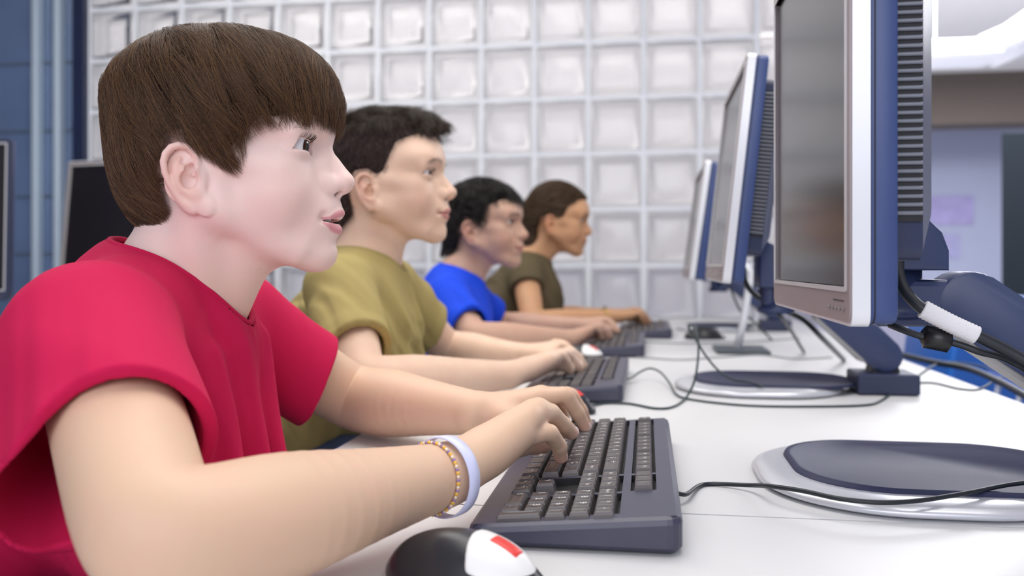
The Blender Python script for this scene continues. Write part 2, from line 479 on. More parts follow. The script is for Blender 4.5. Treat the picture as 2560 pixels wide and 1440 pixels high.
    P.append(mirror(limb([(0.0735, -0.0485, 0.0030), (0.0800, -0.0425, 0.0095), (0.0835, -0.0330, 0.0122), (0.0835, -0.0230, 0.0095)], [0.0006, 0.0012, 0.0012, 0.0006], 5, k=0.0035))); P[-1].op = 's'
    P += [mirror(q) for q in ear_prims()]
    # nape and throat
    nk = g('neck')
    for q in nk: P.append(q)
    return P
LIP_U = [(0.0940, -0.0215, -0.0630), (0.0990, -0.0165, -0.0613), (0.1035, -0.0095, -0.0588), (0.1060, -0.0035, -0.0570), (0.1062, 0.0, -0.0575)]
LIP_L = [(0.0935, -0.0212, -0.0636), (0.0980, -0.0160, -0.0652), (0.1018, -0.0085, -0.0672), (0.1034, -0.0030, -0.0680), (0.1036, 0.0, -0.0680)]

def seg_dist(Q, pts):
    d = np.full(len(Q), 9.0)
    for a, b in zip(pts, pts[1:]):
        a, b = np.array(a), np.array(b); ab = b - a; t = np.clip(((Q - a) @ ab) / (ab @ ab), 0, 1)
        d = np.minimum(d, np.linalg.norm(Q - a - t[:, None] * ab, axis=1))
    return d
def sstep(a, b, x):
    t = np.clip((x - a) / (b - a), 0, 1); return t * t * (3 - 2 * t)
def head_paint(v, M, t, s, h):
    Q = ((v - t) @ M) / s; Q = Q.copy(); Q[:, 1] = -np.abs(Q[:, 1]); mo = h.get('open', 0)
    w_ = np.array([0.3, 1, 1]); lu = seg_dist(Q * w_, [(x * .3, y, z) for x, y, z in LIP_U]); ll = seg_dist(Q * w_, [(x * .3, y, z - mo) for x, y, z in LIP_L])
    tp = 0.35 + 0.65 * sstep(-0.0225, -0.0120, Q[:, 1])
    lip = np.maximum(1 - sstep(0.0022, 0.0044, lu / tp), 1 - sstep(0.0030, 0.0054, ll / tp)) * (Q[:, 0] > 0.085)
    cheek = np.exp(-(((Q - np.array([0.072, -0.040, -0.045])) / np.array([0.03, 0.03, 0.022])) ** 2).sum(1))
    ear = np.exp(-(((Q - np.array([-0.002, -0.078, -0.028])) / np.array([0.022, 0.010, 0.030])) ** 2).sum(1) * 0.6) * sstep(-0.070, -0.074, Q[:, 1])
    nose = np.exp(-(((Q - np.array([0.113, 0, -0.032])) / 0.012) ** 2).sum(1))
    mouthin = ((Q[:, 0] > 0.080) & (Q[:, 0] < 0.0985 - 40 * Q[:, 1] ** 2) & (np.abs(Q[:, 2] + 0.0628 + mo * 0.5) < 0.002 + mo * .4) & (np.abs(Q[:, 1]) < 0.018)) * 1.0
    # nostril hollows: their shade painted in as dark colour
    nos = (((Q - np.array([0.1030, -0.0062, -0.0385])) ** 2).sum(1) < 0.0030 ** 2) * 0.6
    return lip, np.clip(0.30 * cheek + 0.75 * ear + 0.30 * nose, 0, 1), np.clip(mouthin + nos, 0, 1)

FACE = np.array(Matrix.Identity(3))
def rotm(rx=0, ry=0, rz=0):
    from mathutils import Euler
    return np.array(Euler([math.radians(a) for a in (rx, ry, rz)]).to_matrix(), float)

def limb(pts, radii, n=6, k=0.01):
    """one tapering limb: joints and radii run through a spline, evaluated as a single chain"""
    q = spline([Vector((float(p[0]), float(p[1]), float(p[2]))) for p in pts], n); r = spline([Vector((float(x), 0, 0)) for x in radii], n)
    return chain([tuple(p) for p in q], [p.x for p in r], k=k)
def finger(pts, r, k=0.004):
    """pts: knuckle, two joints, tip; corners eased a little"""
    pts = [np.array(p, float) for p in pts]; q = [pts[0]]; rr = [r[0]]
    for i in range(1, len(pts) - 1):
        for t, c in ((-0.22, 0.985), (-0.10, 1.03), (0.10, 1.03), (0.22, 0.985)):
            o = pts[i] + (pts[i] - pts[i - 1]) * t if t < 0 else pts[i] + (pts[i + 1] - pts[i]) * t
            m = pts[i] * 0.0 + o
            if abs(t) < 0.15: m = o * 0.8 + ((pts[i - 1] + pts[i + 1]) / 2) * 0.02 + pts[i] * 0.18
            q.append(m); rr.append(r[i] * c)
        if i < len(pts) - 1: q.append((pts[i] + pts[i + 1]) / 2); rr.append((r[i] + r[i + 1]) / 2 * 0.97)
    q.append(pts[-1]); rr.append(r[-1]); return [chain([tuple(x) for x in q], rr, k=k)]
def nail(person, tip, prev, r, m, up=(0, 0, 1)):
    """fingernail plate on the back of a fingertip"""
    t = Vector(tip); d = (t - Vector(prev)).normalized(); u = Vector(up); u = (u - d * u.dot(d)).normalized()
    if u.length < 0.5: u = Vector((1, 0, 0))
    sd = d.cross(u).normalized(); bm = bmesh.new(); bmesh.ops.create_uvsphere(bm, u_segments=20, v_segments=12, radius=1)
    for v in bm.verts:
        x, y, z = v.co; v.co = t + d * (x * r * 0.80 + r * 0.15) + sd * (y * r * 0.72) + u * (r * 0.93 - (y * y) * r * 0.30 - max(0, x) ** 2 * r * 0.25 + z * r * 0.14)
    me = bpy.data.meshes.new('fingernail'); bm.to_mesh(me); bm.free(); world_child(link_mesh('fingernail', me, m), person)
def collar(name, shirt, V_, outer, carve, c0, axis, r, m):
    """ribbed neckband laid along the rim of the neck opening"""
    a = evalc(outer, V_); b = evalc(carve, V_); ok = (np.abs(a) < 0.0035) & (np.abs(b) < 0.0045); Q = V_[ok]
    if len(Q) < 40: return
    ax = np.array(axis, float); ax /= np.linalg.norm(ax); e1 = np.cross(ax, [0, 1, 0]); e1 /= np.linalg.norm(e1); e2 = np.cross(ax, e1)
    q = Q - np.array(c0, float); th = np.arctan2(q @ e2, q @ e1); n = 40; P = []
    for k in range(n):
        d = np.abs((th - (-math.pi + 2 * math.pi * (k + .5) / n) + math.pi) % (2 * math.pi) - math.pi) < math.pi / n * 1.6
        if d.sum() >= 3: P.append(np.median(Q[d], axis=0))
    P = np.array(P); 
    for _ in range(4): P = (np.roll(P, 1, 0) + 2 * P + np.roll(P, -1, 0)) / 4
    pts = spline([tuple(p) for p in np.vstack([P, P[:1]])], 4); o = MB().tube(pts[:-1] + [pts[0]], r, 10, caps=False).build(name, m, None, True); o.parent = shirt
def hand_prims(wrist, mcps, fingers, thumb, wr=0.021, up=(0, 0, 1), kr=0.0122):
    P = []; w = np.array([float(x) for x in wrist]); M_ = [np.array([float(x) for x in m]) for m in mcps]
    mid = sum(M_) / len(M_)
    for m in M_:
        st = w + (m - mid) * 0.25; P.append(limb([st, st + (m - st) * 0.5 + np.array([0, 0, -0.002]), m], [wr * 0.80, 0.0165, kr], 4, k=0.008))
    for i in range(len(M_) - 1):
        a = (M_[i] + M_[i + 1]) / 2; P.append(rc(w + (a - w) * 0.4 + [0, 0, -0.004], w + (a - w) * 0.9 + [0, 0, -0.003], 0.0150, 0.0112, k=0.008))
    for m, f in zip(M_, fingers): P += finger([m] + f['pts'], f['r'], k=0.004)
    if thumb: P += finger(thumb['pts'], thumb['r'], k=0.012)
    return P
def comp(us, subs=(), ints=(), k=0.01, op='u', kk=0.004):
    """a union trimmed by its own cutters, used as one primitive"""
    def f(P):
        d = np.full(len(P), 0.5, F4)
        for u in us: d = smin(d, u.f(P), u.k)
        for i in ints: d = smax(d, -i.f(P) if i.op == 's' else i.f(P), 0.003)
        for s_ in subs: d = smax(d, -s_.f(P), kk)
        return d
    lo = np.min([u.c - u.r for u in us], 0); hi = np.max([u.c + u.r for u in us], 0)
    return Prim(f, (lo + hi) / 2, float(np.linalg.norm(hi - lo)) / 2, op, k)
def plane(p, n):
    """keeps the side behind the plane through p with normal n"""
    n = np.array(n, F4); n = n / np.linalg.norm(n); p = np.array(p, F4)
    return Prim(lambda P: (P - p) @ n, p, 9.0, 'i')
def fold(a, b, r, k=0.01, op='u', r1=None): return rc(a, b, r, r if r1 is None else r1, k=k, op=op)
def arm_prims(sh, elb, wr, r=(0.046, 0.0405, 0.0410, 0.0345, 0.0245)):
    sh, elb, wr = (np.array([float(y) for y in x]) for x in (sh, elb, wr))
    e0 = elb + (sh - elb) * 0.14; e1 = elb + (wr - elb) * 0.14; em = elb * 0.45 + (e0 + e1) * 0.275
    return [limb([sh, sh + (elb - sh) * 0.5, e0, em, e1, elb + (wr - elb) * 0.36, elb + (wr - elb) * 0.68, wr], [r[0], r[0] * 0.95, r[1], r[1] * 1.02, r[2] * 1.02, r[2], r[3] * 0.93, r[4]], 5, k=0.012)]
def wave(amp, freq, dirv, seed=0, c=(0, 0, 0), r=9.0, top=9.0):
    """cloth-like undulation: moves the surface to and from the axis point c by warped sines that run across dirv"""
    dirv = np.array(dirv, F4); dirv /= np.linalg.norm(dirv); rg = np.random.default_rng(seed)
    W3 = rg.normal(0, 1, (3, 3)).astype(F4) * 9; ph = rg.random(6) * 6.28; c = np.array(c, F4)
    def f(P):
        q = P @ dirv * freq; w = np.sin(P @ W3[0] + ph[0]) * 1.3 + np.sin(P @ W3[1] * 1.7 + ph[1]) * 0.8
        a = np.sin(q + w * 1.6 + ph[2]); b = np.sin(q * 1.9 + w * 2.3 + ph[3])
        o = P - c; o = o / (np.linalg.norm(o, axis=1)[:, None] + 1e-6)
        m = 0.35 + 0.65 * np.sin(P @ W3[2] * 1.2 + ph[4]) ** 2
        m = m * np.clip((top - P[:, 2]) / 0.08, 0.15, 1)
        return (-amp * (a * np.abs(a) * 0.8 + b * 0.25) * m)[:, None] * o
    return Prim(f, c, r, 'p')
def eyes(person, M, t, s, iris=(0.06, 0.03, 0.015), gaze=(1, 0, 0)):
    """two eyeballs, sub-shaded procedurally by distance from the gaze axis"""
    m = MATS.get('eye_surface')
    if not m:
        m = mat('eye_surface', (0.8, 0.8, 0.8), 0.12, spec=0.35); nt = m.node_tree
        tc = nt.nodes.new('ShaderNodeTexCoord'); sp = nt.nodes.new('ShaderNodeSeparateXYZ'); nt.links.new(tc.outputs['Object'], sp.inputs[0])
        cr = nt.nodes.new('ShaderNodeValToRGB'); el_ = cr.color_ramp.elements
        el_[0].position = 0.0; el_[0].color = (0.72, 0.71, 0.74, 1); el_[1].position = 1; el_[1].color = (0.004, 0.003, 0.003, 1)
        for p, c in ((0.802, (0.74, 0.72, 0.76, 1)), (0.835, (0.03, 0.015, 0.01, 1)), (0.90, (*iris, 1)), (0.955, (*[c * .7 for c in iris], 1)), (0.962, (0.003, 0.002, 0.002, 1))):
            e_ = el_.new(p); e_.color = c
        mr = nt.nodes.new('ShaderNodeMapRange'); mr.inputs[1].default_value = 0; mr.inputs[2].default_value = 0.0131
        nt.links.new(sp.outputs['X'], mr.inputs[0]); nt.links.new(mr.outputs[0], cr.inputs[0])
        nt.links.new(cr.outputs[0], nt.nodes['Principled BSDF'].inputs['Base Color'])
    for y in (-0.0330, 0.0330):
        bm = bmesh.new(); bmesh.ops.create_uvsphere(bm, u_segments=40, v_segments=24, radius=0.0131)
        me = bpy.data.meshes.new('eye'); bm.to_mesh(me); bm.free()
        o = world_child(link_mesh('eye', me, m), person)
        c = M @ (np.array([0.0722, y, 0.0]) * s) + t
        g = M @ np.array(gaze, float)
        q = Vector(g).to_track_quat('X', 'Z')
        o.matrix_basis = Matrix.Translation(Vector(c)) @ q.to_matrix().to_4x4() @ Matrix.Scale(s, 4)
        o['label'] = 'brown eye'

def curves(name, strands, radii, m, parent):
    """strands: array (n, k, 3) world; radii (n, k)"""
    n, k, _ = strands.shape
    hc = bpy.data.hair_curves.new(name); hc.add_curves([k] * n)
    hc.attributes['position'].data.foreach_set('vector', strands.astype(F4).ravel()) if 'position' in hc.attributes else hc.position_data.foreach_set('vector', strands.astype(F4).ravel())
    ra = hc.attributes.get('radius') or hc.attributes.new('radius', 'FLOAT', 'POINT')
    ra.data.foreach_set('value', radii.astype(F4).ravel())
    hc.materials.append(m)
    o = bpy.data.objects.new(name, hc); COL.objects.link(o); world_child(o, parent)
    return o
def in_poly(px, pz, poly):
    c = np.zeros(len(px), bool); n = len(poly)
    for i in range(n):
        x1, z1 = poly[i]; x2, z2 = poly[(i + 1) % n]
        m = ((z1 > pz) != (z2 > pz)); xi = (x2 - x1) * (pz - z1) / ((z2 - z1) if z2 != z1 else 1e-9) + x1
        c ^= m & (px < xi)
    return c
def poly_sdf(poly):
    """2D signed distance of a polygon in (x, z), extruded along y"""
    pl = np.array(poly, F4)
    def f(P):
        x, z = P[:, 0], P[:, 2]; d = np.full(len(P), 1e3, F4)
        for i in range(len(pl)):
            a, b = pl[i], pl[(i + 1) % len(pl)]; ab = b - a
            qx, qz = x - a[0], z - a[1]; t = np.clip((qx * ab[0] + qz * ab[1]) / (ab @ ab + 1e-12), 0, 1)
            d = np.minimum(d, (qx - t * ab[0]) ** 2 + (qz - t * ab[1]) ** 2)
        d = np.sqrt(d); return np.where(in_poly(x, z, pl), -d, d)
    return f
def groom(shell, M, t, s, flow, n, steps, step, rng, r0=0.00007, lift=0.0, jit=0.25, clump=None, keep=None, start=None, curl=None, sink=0.0015, tuft=0.0):
    """strands that run over the surface of the implicit volume `shell` (head space) along flow(P, N)"""
    V3, _ = shell['mesh']
    V0 = V3
    if start is not None: V0 = V3[start(V3)]
    i = rng.integers(0, len(V0), n)
    P = V0[i] + rng.normal(0, 0.0008, (n, 3))
    depth = -rng.random(n) ** 1.5 * sink
    path = [P.copy()]
    cl = rng.normal(0, 1, (n, 3)) * jit
    if clump is not None:
        key = np.floor(P / clump).astype(np.int64); h = (key[:, 0] * 73856093 ^ key[:, 1] * 19349663 ^ key[:, 2] * 83492791) % 4096
        tab = rng.normal(0, 1, (4096, 3)); cl = cl * 0.45 + tab[h] * jit * 1.3; depth = depth + (tab[h][:, 0]) * 0.0006
    L = step * (0.6 + 0.8 * rng.random(n))
    pr = shell['prims']
    for k in range(steps):
        N = grad(pr, P, 0.001); N /= np.linalg.norm(N, axis=1)[:, None] + 1e-9
        F = flow(P, N) + cl
        F -= (F * N).sum(1)[:, None] * N; F /= np.linalg.norm(F, axis=1)[:, None] + 1e-9
        P = P + F * L[:, None]
        d = evalc(pr, P); target = depth + lift * ((k + 1) / steps) ** 2
        P = P + N * (np.clip(target - d, -0.004, 0.004))[:, None]
        path.append(P.copy())
    S = np.stack(path, 1)
    rr = np.linspace(1, 0.25, S.shape[1])[None] * r0 * (0.7 + 0.6 * rng.random((len(S), 1))) * np.ones((1, S.shape[1]))
    if keep is not None:                    # keep(points, tolerance) -> bool; strands stop where it fails
        ok = keep(S.reshape(-1, 3), np.repeat(rng.random(len(S)), S.shape[1])).reshape(S.shape[:2])
        ok = np.cumprod(ok, 1).astype(bool); cnt = ok.sum(1)
        good = cnt >= 3; S, rr, ok, cnt = S[good], rr[good], ok[good], cnt[good]
        last = S[np.arange(len(S)), cnt - 1]
        S = np.where(ok[:, :, None], S, last[:, None] + np.arange(S.shape[1])[None, :, None] * 1e-6)
        fade = np.clip((cnt[:, None] - np.arange(S.shape[1])[None]) / 3.0, 0.12, 1)
        rr = rr * fade
    if tuft:
        key = np.floor(S[:, 0] / tuft + 0.5).astype(np.int64); hk = key[:, 0] * 73856093 ^ key[:, 1] * 19349663 ^ key[:, 2] * 83492791
        _, first, inv = np.unique(hk, return_index=True, return_inverse=True); G = S[first[inv.ravel()]]
        wgt = (np.linspace(0, 1, S.shape[1]) ** 1.2)[None, :, None] * (0.35 + 0.35 * rng.random((len(S), 1, 1)))
        S = S + (G - S) * wgt
    Wd = (S.reshape(-1, 3) * s) @ M.T + t
    return Wd.reshape(S.shape), rr * s
# ---------------------------------------------------------------- boy in red
SK1 = skin_mat('skin_fair', (0.71, 0.49, 0.345), (0.72, 0.32, 0.34), (0.78, 0.45, 0.36), (0.92, 0.70, 0.655))
HAIR_OUT = lambda: [el((-0.003, 0, 0.045), (0.108, 0.0825, 0.068), k=0.0, r2=(0.1040, 0.0825, 0.150)),
                    el((-0.046, 0, -0.016), (0.048, 0.060, 0.062), k=0.02), el((0.050, 0, 0.034), (0.0545, 0.064, 0.058), k=0.02)]
HERO_POLY = [(.13, .0175), (.099, .0175), (.0896, .0150), (.075, .0150), (.063, .0110), (.055, .014), (.0450, .004), (.0354, -.009), (.034, -.02), (.030, -.030),
             (.0215, -.022), (.002, -.010), (-.008, .002), (-.022, .000), (-.034, -.012), (-.038, -.028), (-.0346, -.0487), (-.030, -.062),
             (-.045, -.074), (-.066, -.087), (-.2, -.087), (-.2, .2), (.13, .2)]
def hair_build(person, M, T, S, poly, outer, flow, color, tip, n, rng, steps=10, step=0.0036, tol=0.006, inset=0.0035, minset=0.004, r0=0.00012, jit=0.28, res=0.0022, lift=0.0, base=None, clump=0.011, noise=0.0012, name='hair', sink=0.0045, tuft=0.008):
    ps = poly_sdf(poly)
    cut = outer + [Prim(lambda P: ps(P) + minset, (0, 0, 0), 9, 'i', 0.006), Prim(lambda P: np.full(len(P), inset, F4), (0, 0, 0), 9, 'w')]
    lo = np.array([-0.125, -0.10, -0.11]); hi = np.array([0.125, 0.10, 0.135])
    V3, Fq = mesh_sdf(cut, lo, hi, res, 0)
    me, v = np_mesh(name, [((V3 * S) @ M.T + T, Fq)])
    hb = world_child(link_mesh(name, me, mat(name + '_mass_%d' % int(sum(color) * 1000), base or [c * 0.5 for c in color], 1.0, spec=0.0)), person)
    def keep(P, r):
        return ps(P) < tol * (r * 1.6 - 0.35)
    st, rr = groom(dict(mesh=(V3, Fq), prims=outer), M, T, S, flow, n, steps, step, rng, r0=r0, jit=jit, clump=clump, keep=keep, lift=lift, sink=sink, tuft=tuft)
    o = curves(name + '_strands', st, rr, hair_mat(name + '_strand', color, 0.32, tip), hb)
    o.parent = hb; o.matrix_parent_inverse = Matrix.Translation(person.location).inverted() @ Matrix.Translation(person.location)
    return hb
def make_hero():
    tm = __import__('time').time
    rng = np.random.default_rng(7)
    S = 1.075; M = np.eye(3); T = np.array([-0.2817, 0.86, CAMZ + 0.113])
    person = empty('person', (-0.45, 0.86, 0.0), label='boy in a red t-shirt leaning over the nearest keyboard, wristband on his arm', cat='person', group=None)
    neck = [rc((-0.006, 0, -0.050), (-0.070, 0, -0.160), 0.047, 0.056, k=0.022),
            rc((0.026, 0, -0.080), (-0.020, 0, -0.160), 0.024, 0.034, k=0.020),
            mirror(rc((-0.012, -0.045, -0.050), (-0.010, -0.016, -0.180), 0.012, 0.010, k=0.02))]
    h = dict(neck=neck, open=0.0042, lid=(34, 27))
    hp = place(head_prims(h), M, T, S)
    t0 = tm()
    hv, hf = mesh_sdf(hp, T + np.array([-0.12, -0.105, -0.20]) * S, T + np.array([0.13, 0.105, 0.11]) * S, 0.00125)
    # arms and hands
    shR, elR, wrR = (-0.330, 0.70, 0.905), (-0.203, 0.50, 0.806), W(1120, 1185, 0.70)
    shL, elL, wrL = (-0.32, 1.02, 0.895), (-0.205, 1.14, 0.795), W(1185, 1032, 0.985)
    ra = arm_prims(shR, elR, wrR)
    ra += hand_prims(wrR, [W(1294, 1094, .77), W(1318, 1046, .785), W(1335, 1031, .803), W(1345, 1027, .825)],
        [dict(pts=[W(1372, 1080, .80), W(1398, 1115, .822), W(1402, 1142, .835)], r=(.0100, .0084, .0074, .0066)),
         dict(pts=[W(1374, 1030, .835), W(1408, 1062, .862), W(1428, 1081, .880)], r=(.0108, .0092, .0082, .0074)),
         dict(pts=[W(1378, 1034, .868), W(1404, 1060, .890), W(1420, 1080, .905)], r=(.0110, .0090, .0080, .0072)),
         dict(pts=[W(1366, 1034, .880), W(1388, 1056, .900), W(1400, 1078, .915)], r=(.0108, .0088, .0078, .0070))],
        dict(pts=[W(1215, 1130, .74), W(1290, 1110, .80), W(1335, 1110, .84), W(1360, 1112, .865)], r=(.0150, .0120, .0100, .0085)), wr=0.0235)
    la = arm_prims(shL, elL, wrL)
    la += hand_prims(wrL, [W(1345, 996, .99), W(1352, 990, 1.012), W(1348, 992, 1.035), W(1332, 998, 1.055)],
        [dict(pts=[W(1412, 986, .998), W(1444, 1030, 1.010), W(1462, 1066, 1.020)], r=(.0112, .0094, .0082, .0072)),
         dict(pts=[W(1424, 986, 1.035), W(1452, 1025, 1.05), W(1466, 1060, 1.06)], r=(.0112, .0094, .0082, .0072)),
         dict(pts=[W(1410, 988, 1.062), W(1435, 1022, 1.08), W(1445, 1052, 1.09)], r=(.0108, .0090, .0080, .0070)),
         dict(pts=[W(1385, 996, 1.085), W(1405, 1022, 1.10), W(1412, 1046, 1.11)], r=(.0098, .0084, .0074, .0066))],
        dict(pts=[W(1260, 1045, .965), W(1325, 1062, .955), W(1370, 1068, .965), W(1395, 1070, .975)], r=(.0150, .0120, .0100, .0085)), wr=0.0230)
    def bbox(ps, lo_=0.0):
        lo = np.min([p.c - p.r for p in ps], 0); hi = np.max([p.c + p.r for p in ps], 0); return lo - .002, hi + .002
    rv, rf = mesh_sdf(ra, *bbox(ra), 0.0017); lv, lf = mesh_sdf(la, *bbox(la), 0.0018)
    me, v = np_mesh('person', [(hv, hf), (rv, rf), (lv, lf)])
    lip, fl, dk = head_paint(v, M, T, S, h)
    far = np.arange(len(v)) >= len(hv); lip[far] = 0; dk[far] = 0; fl[far] = 0
    tips = np.array([list(W(1402, 1142, .835)), list(W(1428, 1081, .880)), list(W(1462, 1066, 1.02))])
    for q in tips: fl = np.maximum(fl, np.exp(-((v - q) ** 2).sum(1) / 0.012 ** 2) * 0.9)
    fc = np.zeros(len(v)); fc[:len(hv)] = 0.15 + 0.75 * sstep(T[2] - 0.20, T[2] - 0.07, hv[:, 2]); set_attr(me, 'face', fc); set_attr(me, 'lip', lip); set_attr(me, 'flush', fl); set_attr(me, 'dark', dk)
    world_child(link_mesh('body', me, SK1), person)
    eyes(person, M, T, S, gaze=(1, -0.12, -0.12))
    o = MB().lathe([(0.0180, -0.003), (0.0186, 0.0), (0.0180, 0.0042)], seg=32).build('teeth', mat('tooth_enamel', (0.75, 0.72, 0.66), 0.2), None, True)
    world_child(o, person); o.matrix_basis = Matrix.Translation(Vector(M @ (np.array([0.0790, 0, -0.0625]) * S) + T)) @ Matrix.Scale(S, 4)
    brows(person, ((hv - T) @ M) / S, head_prims(h), M, T, S, (0.05, 0.028, 0.02), 110, rng, h['lid'])
    nm = mat('fingernail', (0.86, 0.62, 0.58), 0.22, spec=0.6)
    for a, b, r in ((W(1402, 1142, .835), W(1398, 1115, .822), .0066), (W(1428, 1081, .880), W(1408, 1062, .862), .0074), (W(1462, 1066, 1.020), W(1444, 1030, 1.010), .0072), (W(1466, 1060, 1.06), W(1452, 1025, 1.05), .0072)): nail(person, a, b, r, nm, (0.45, -0.55, 0.7))
    # hair
    def flow(P, N):
        x = P[:, 0]; F = np.zeros_like(P)
        F[:, 0] = np.interp(x, [-0.11, -0.08, -0.02, 0.05, 0.10], [0.0, 0.15, 0.50, 0.55, 0.25])
        F[:, 1] = np.where(P[:, 1] < 0.012, -0.75, 0.75) * (np.abs(N[:, 2]))
        F[:, 2] = -0.85
        back = sstep(-0.02, -0.07, x) * sstep(-0.02, -0.06, P[:, 2]); F[:, 0] += 0.25 * back
        return F
    hair_build(person, M, T, S, HERO_POLY, HAIR_OUT(), flow, (0.017, 0.010, 0.012), (0.22, 0.110, 0.048), 60000, rng, base=(0.014, 0.009, 0.007), steps=14, step=0.0036, r0=0.00009, jit=0.15, tuft=0.013)
    # wrist bands on the near arm
    d = Vector(wrR) - Vector(elR); d.normalize(); q = d.to_track_quat('Z', 'Y').to_matrix().to_4x4()
    mb = MB(); mb.tube([q @ Vector((0.0282 * math.cos(t), 0.0276 * math.sin(t), 0.002 * math.sin(t))) + Vector(wrR) - d * 0.020 for t in np.linspace(0, 2 * math.pi, 61)], 0.0010, 6)
    for k in range(66):
        t = 2 * math.pi * k / 66; mb.mi = k % 3; c = q @ Vector((0.0282 * math.cos(t), 0.0276 * math.sin(t), 0.002 * math.sin(t))) + Vector(wrR) - d * 0.020
        r_ = bmesh.ops.create_icosphere(mb.bm, subdivisions=1, radius=0.00165 if k % 3 != 1 else 0.0014, matrix=Matrix.Translation(c)); mb._fin(r_['verts'])
    world_child(mb.build('bead_bracelet', [mat('bead_yellow', (0.85, 0.50, 0.08), 0.3), mat('bead_white', (0.85, 0.83, 0.80), 0.3), mat('bead_violet', (0.30, 0.20, 0.50), 0.3)], None, True), person)['label'] = 'yellow, white and violet bead bracelet'
    mb = MB(); bm = mb.bm; rings = []
    for rr_, zz in ((0.0302, -0.0062), (0.0312, -0.0060), (0.0316, 0.0), (0.0312, 0.0060), (0.0302, 0.0062), (0.0299, 0.0)):
        rings.append([bm.verts.new(q @ Vector((rr_ * math.cos(t) * 1.0, rr_ * math.sin(t) * 1.02, zz)) + Vector(wrR) - d * 0.0035 + Vector((0, 0, -0.0015))) for t in np.linspace(0, 2 * math.pi, 65)[:-1]])
    for a, b in zip(rings, rings[1:] + rings[:1]):
        for k in range(64): bm.faces.new((a[k], a[(k + 1) % 64], b[(k + 1) % 64], b[k]))
    world_child(mb.build('wristband', mat('lilac_silicone', (0.66, 0.68, 0.93), 0.45), None, True), person)['label'] = 'pale lilac rubber wristband'
    # t-shirt
    t0 = tm()
    armd = np.array(elR) - np.array(shR); armd /= np.linalg.norm(armd)
    hem = np.array(shR) + armd * 0.150
    A = np.array(shR); drop = np.array([-0.305, 0.592, 0.815])
    sl_o = [rc(A, hem + armd * .03, 0.062, 0.058, k=0.02), rc(A + [-0.01, 0, -0.01], drop, 0.056, 0.041, k=0.04)]
    sl_i = [rc(A + armd * 0.06, hem + armd * .06, 0.044, 0.053, k=0.02), rc(A + armd * .06 + [-0.02, 0, -0.03], drop + np.array([0.004, -0.03, -0.008]), 0.036, 0.033, k=0.04)]
    near = comp(sl_o, [comp(sl_i)], [plane(hem, (0.42, -0.80, -0.30))], k=0.018, kk=0.002)
    dL = np.array(elL) - np.array(shL); dL /= np.linalg.norm(dL)
    hemL = np.array((-0.236, 1.075, 0.825))
    dL = hemL - np.array(shL); dL /= np.linalg.norm(dL)
    farS = comp([rc(shL, hemL + dL * .03, 0.062, 0.054, k=0.02)], [rc(np.array(shL) + dL * .04, hemL + dL * .06, 0.048, 0.050)], [plane(hemL, dL + np.array([0.35, 0, 0.1]))], k=0.02)
    sh = [rc((-0.340, 0.725, 0.910), (-0.350, 0.86, 0.925), 0.056, 0.066, k=0.02), rc((-0.352, 0.86, 0.925), (-0.325, 1.01, 0.905), 0.066, 0.055, k=0.03),
          el((-0.50, 0.86, 0.735), (0.110, 0.165, 0.255), rot=(0, 37, 0), k=0.04),
          el((-0.345, 0.86, 0.835), (0.092, 0.150, 0.125), k=0.03),
          rc((-0.36, 0.86, 0.93), (-0.30, 0.86, 0.895), 0.062, 0.050, k=0.03),
          el((-0.340, 0.86, 0.765), (0.078, 0.150, 0.115), k=0.035),
          near, farS]
    # folds falling from the collar over the chest
    for a, b, r in (((-0.268, 0.80, 0.885), (-0.252, 0.80, 0.77), 0.010), ((-0.262, 0.845, 0.885), (-0.243, 0.85, 0.77), 0.011), ((-0.262, 0.90, 0.89), (-0.245, 0.91, 0.77), 0.011), ((-0.285, 0.75, 0.86), (-0.268, 0.75, 0.77), 0.010)):
        sh.append(fold(a, b, r * 0.7, k=0.02, r1=r))
    nkp = place([rc((-0.010, 0, -0.040), (-0.080, 0, -0.175), 0.054, 0.064), rc((0.030, 0, -0.070), (-0.020, 0, -0.185), 0.030, 0.036)], M, T, S)
    outer = list(sh); cv = [Prim(q.f, q.c, q.r, 'u', 0.0) for q in nkp]
    for q in nkp: q.op = 's'; q.k = 0.003; sh.append(q)
    sh = [wave(0.0060, 62, (0.5, 0.9, 0.25), 5, (-0.42, 0.86, 0.80), top=0.97), wave(0.0030, 130, (0.9, 0.2, 0.5), 9, (-0.42, 0.86, 0.80), top=0.96)] + sh
    sv, sf = mesh_sdf(sh, (-0.80, 0.52, 0.50), (-0.15, 1.16, 1.02), 0.0026)
    me, v = np_mesh('t_shirt', [(sv, sf)])
    tsh = link_mesh('t_shirt', me, mat('red_cotton', (0.58, 0.008, 0.075), 0.85, spec=0.25, bump=(600, 0.25, 0.0004))); world_child(tsh, person)['label'] = 'red cotton t-shirt'
    collar('collar', tsh, v, sh[:2] + outer, sh[:2] + cv, tuple(np.array([-0.045, 0, -0.11]) * S + T), (0.45, 0, 0.89), 0.0030, mat('red_cotton', (0.5, 0, 0)))
    trousers(person, (-0.655, 0.86, 0.575), -0.22, mat('denim', (0.03, 0.045, 0.10), 0.8), 0.86)
    black_chair((-0.68, 0.86, 0.0), 0.0, 'black office chair under the boy in red')
    black_chair((-1.345, 1.95, 0.0), math.radians(95), 'black office chair at the left edge of the picture behind the boy in red')
    return person
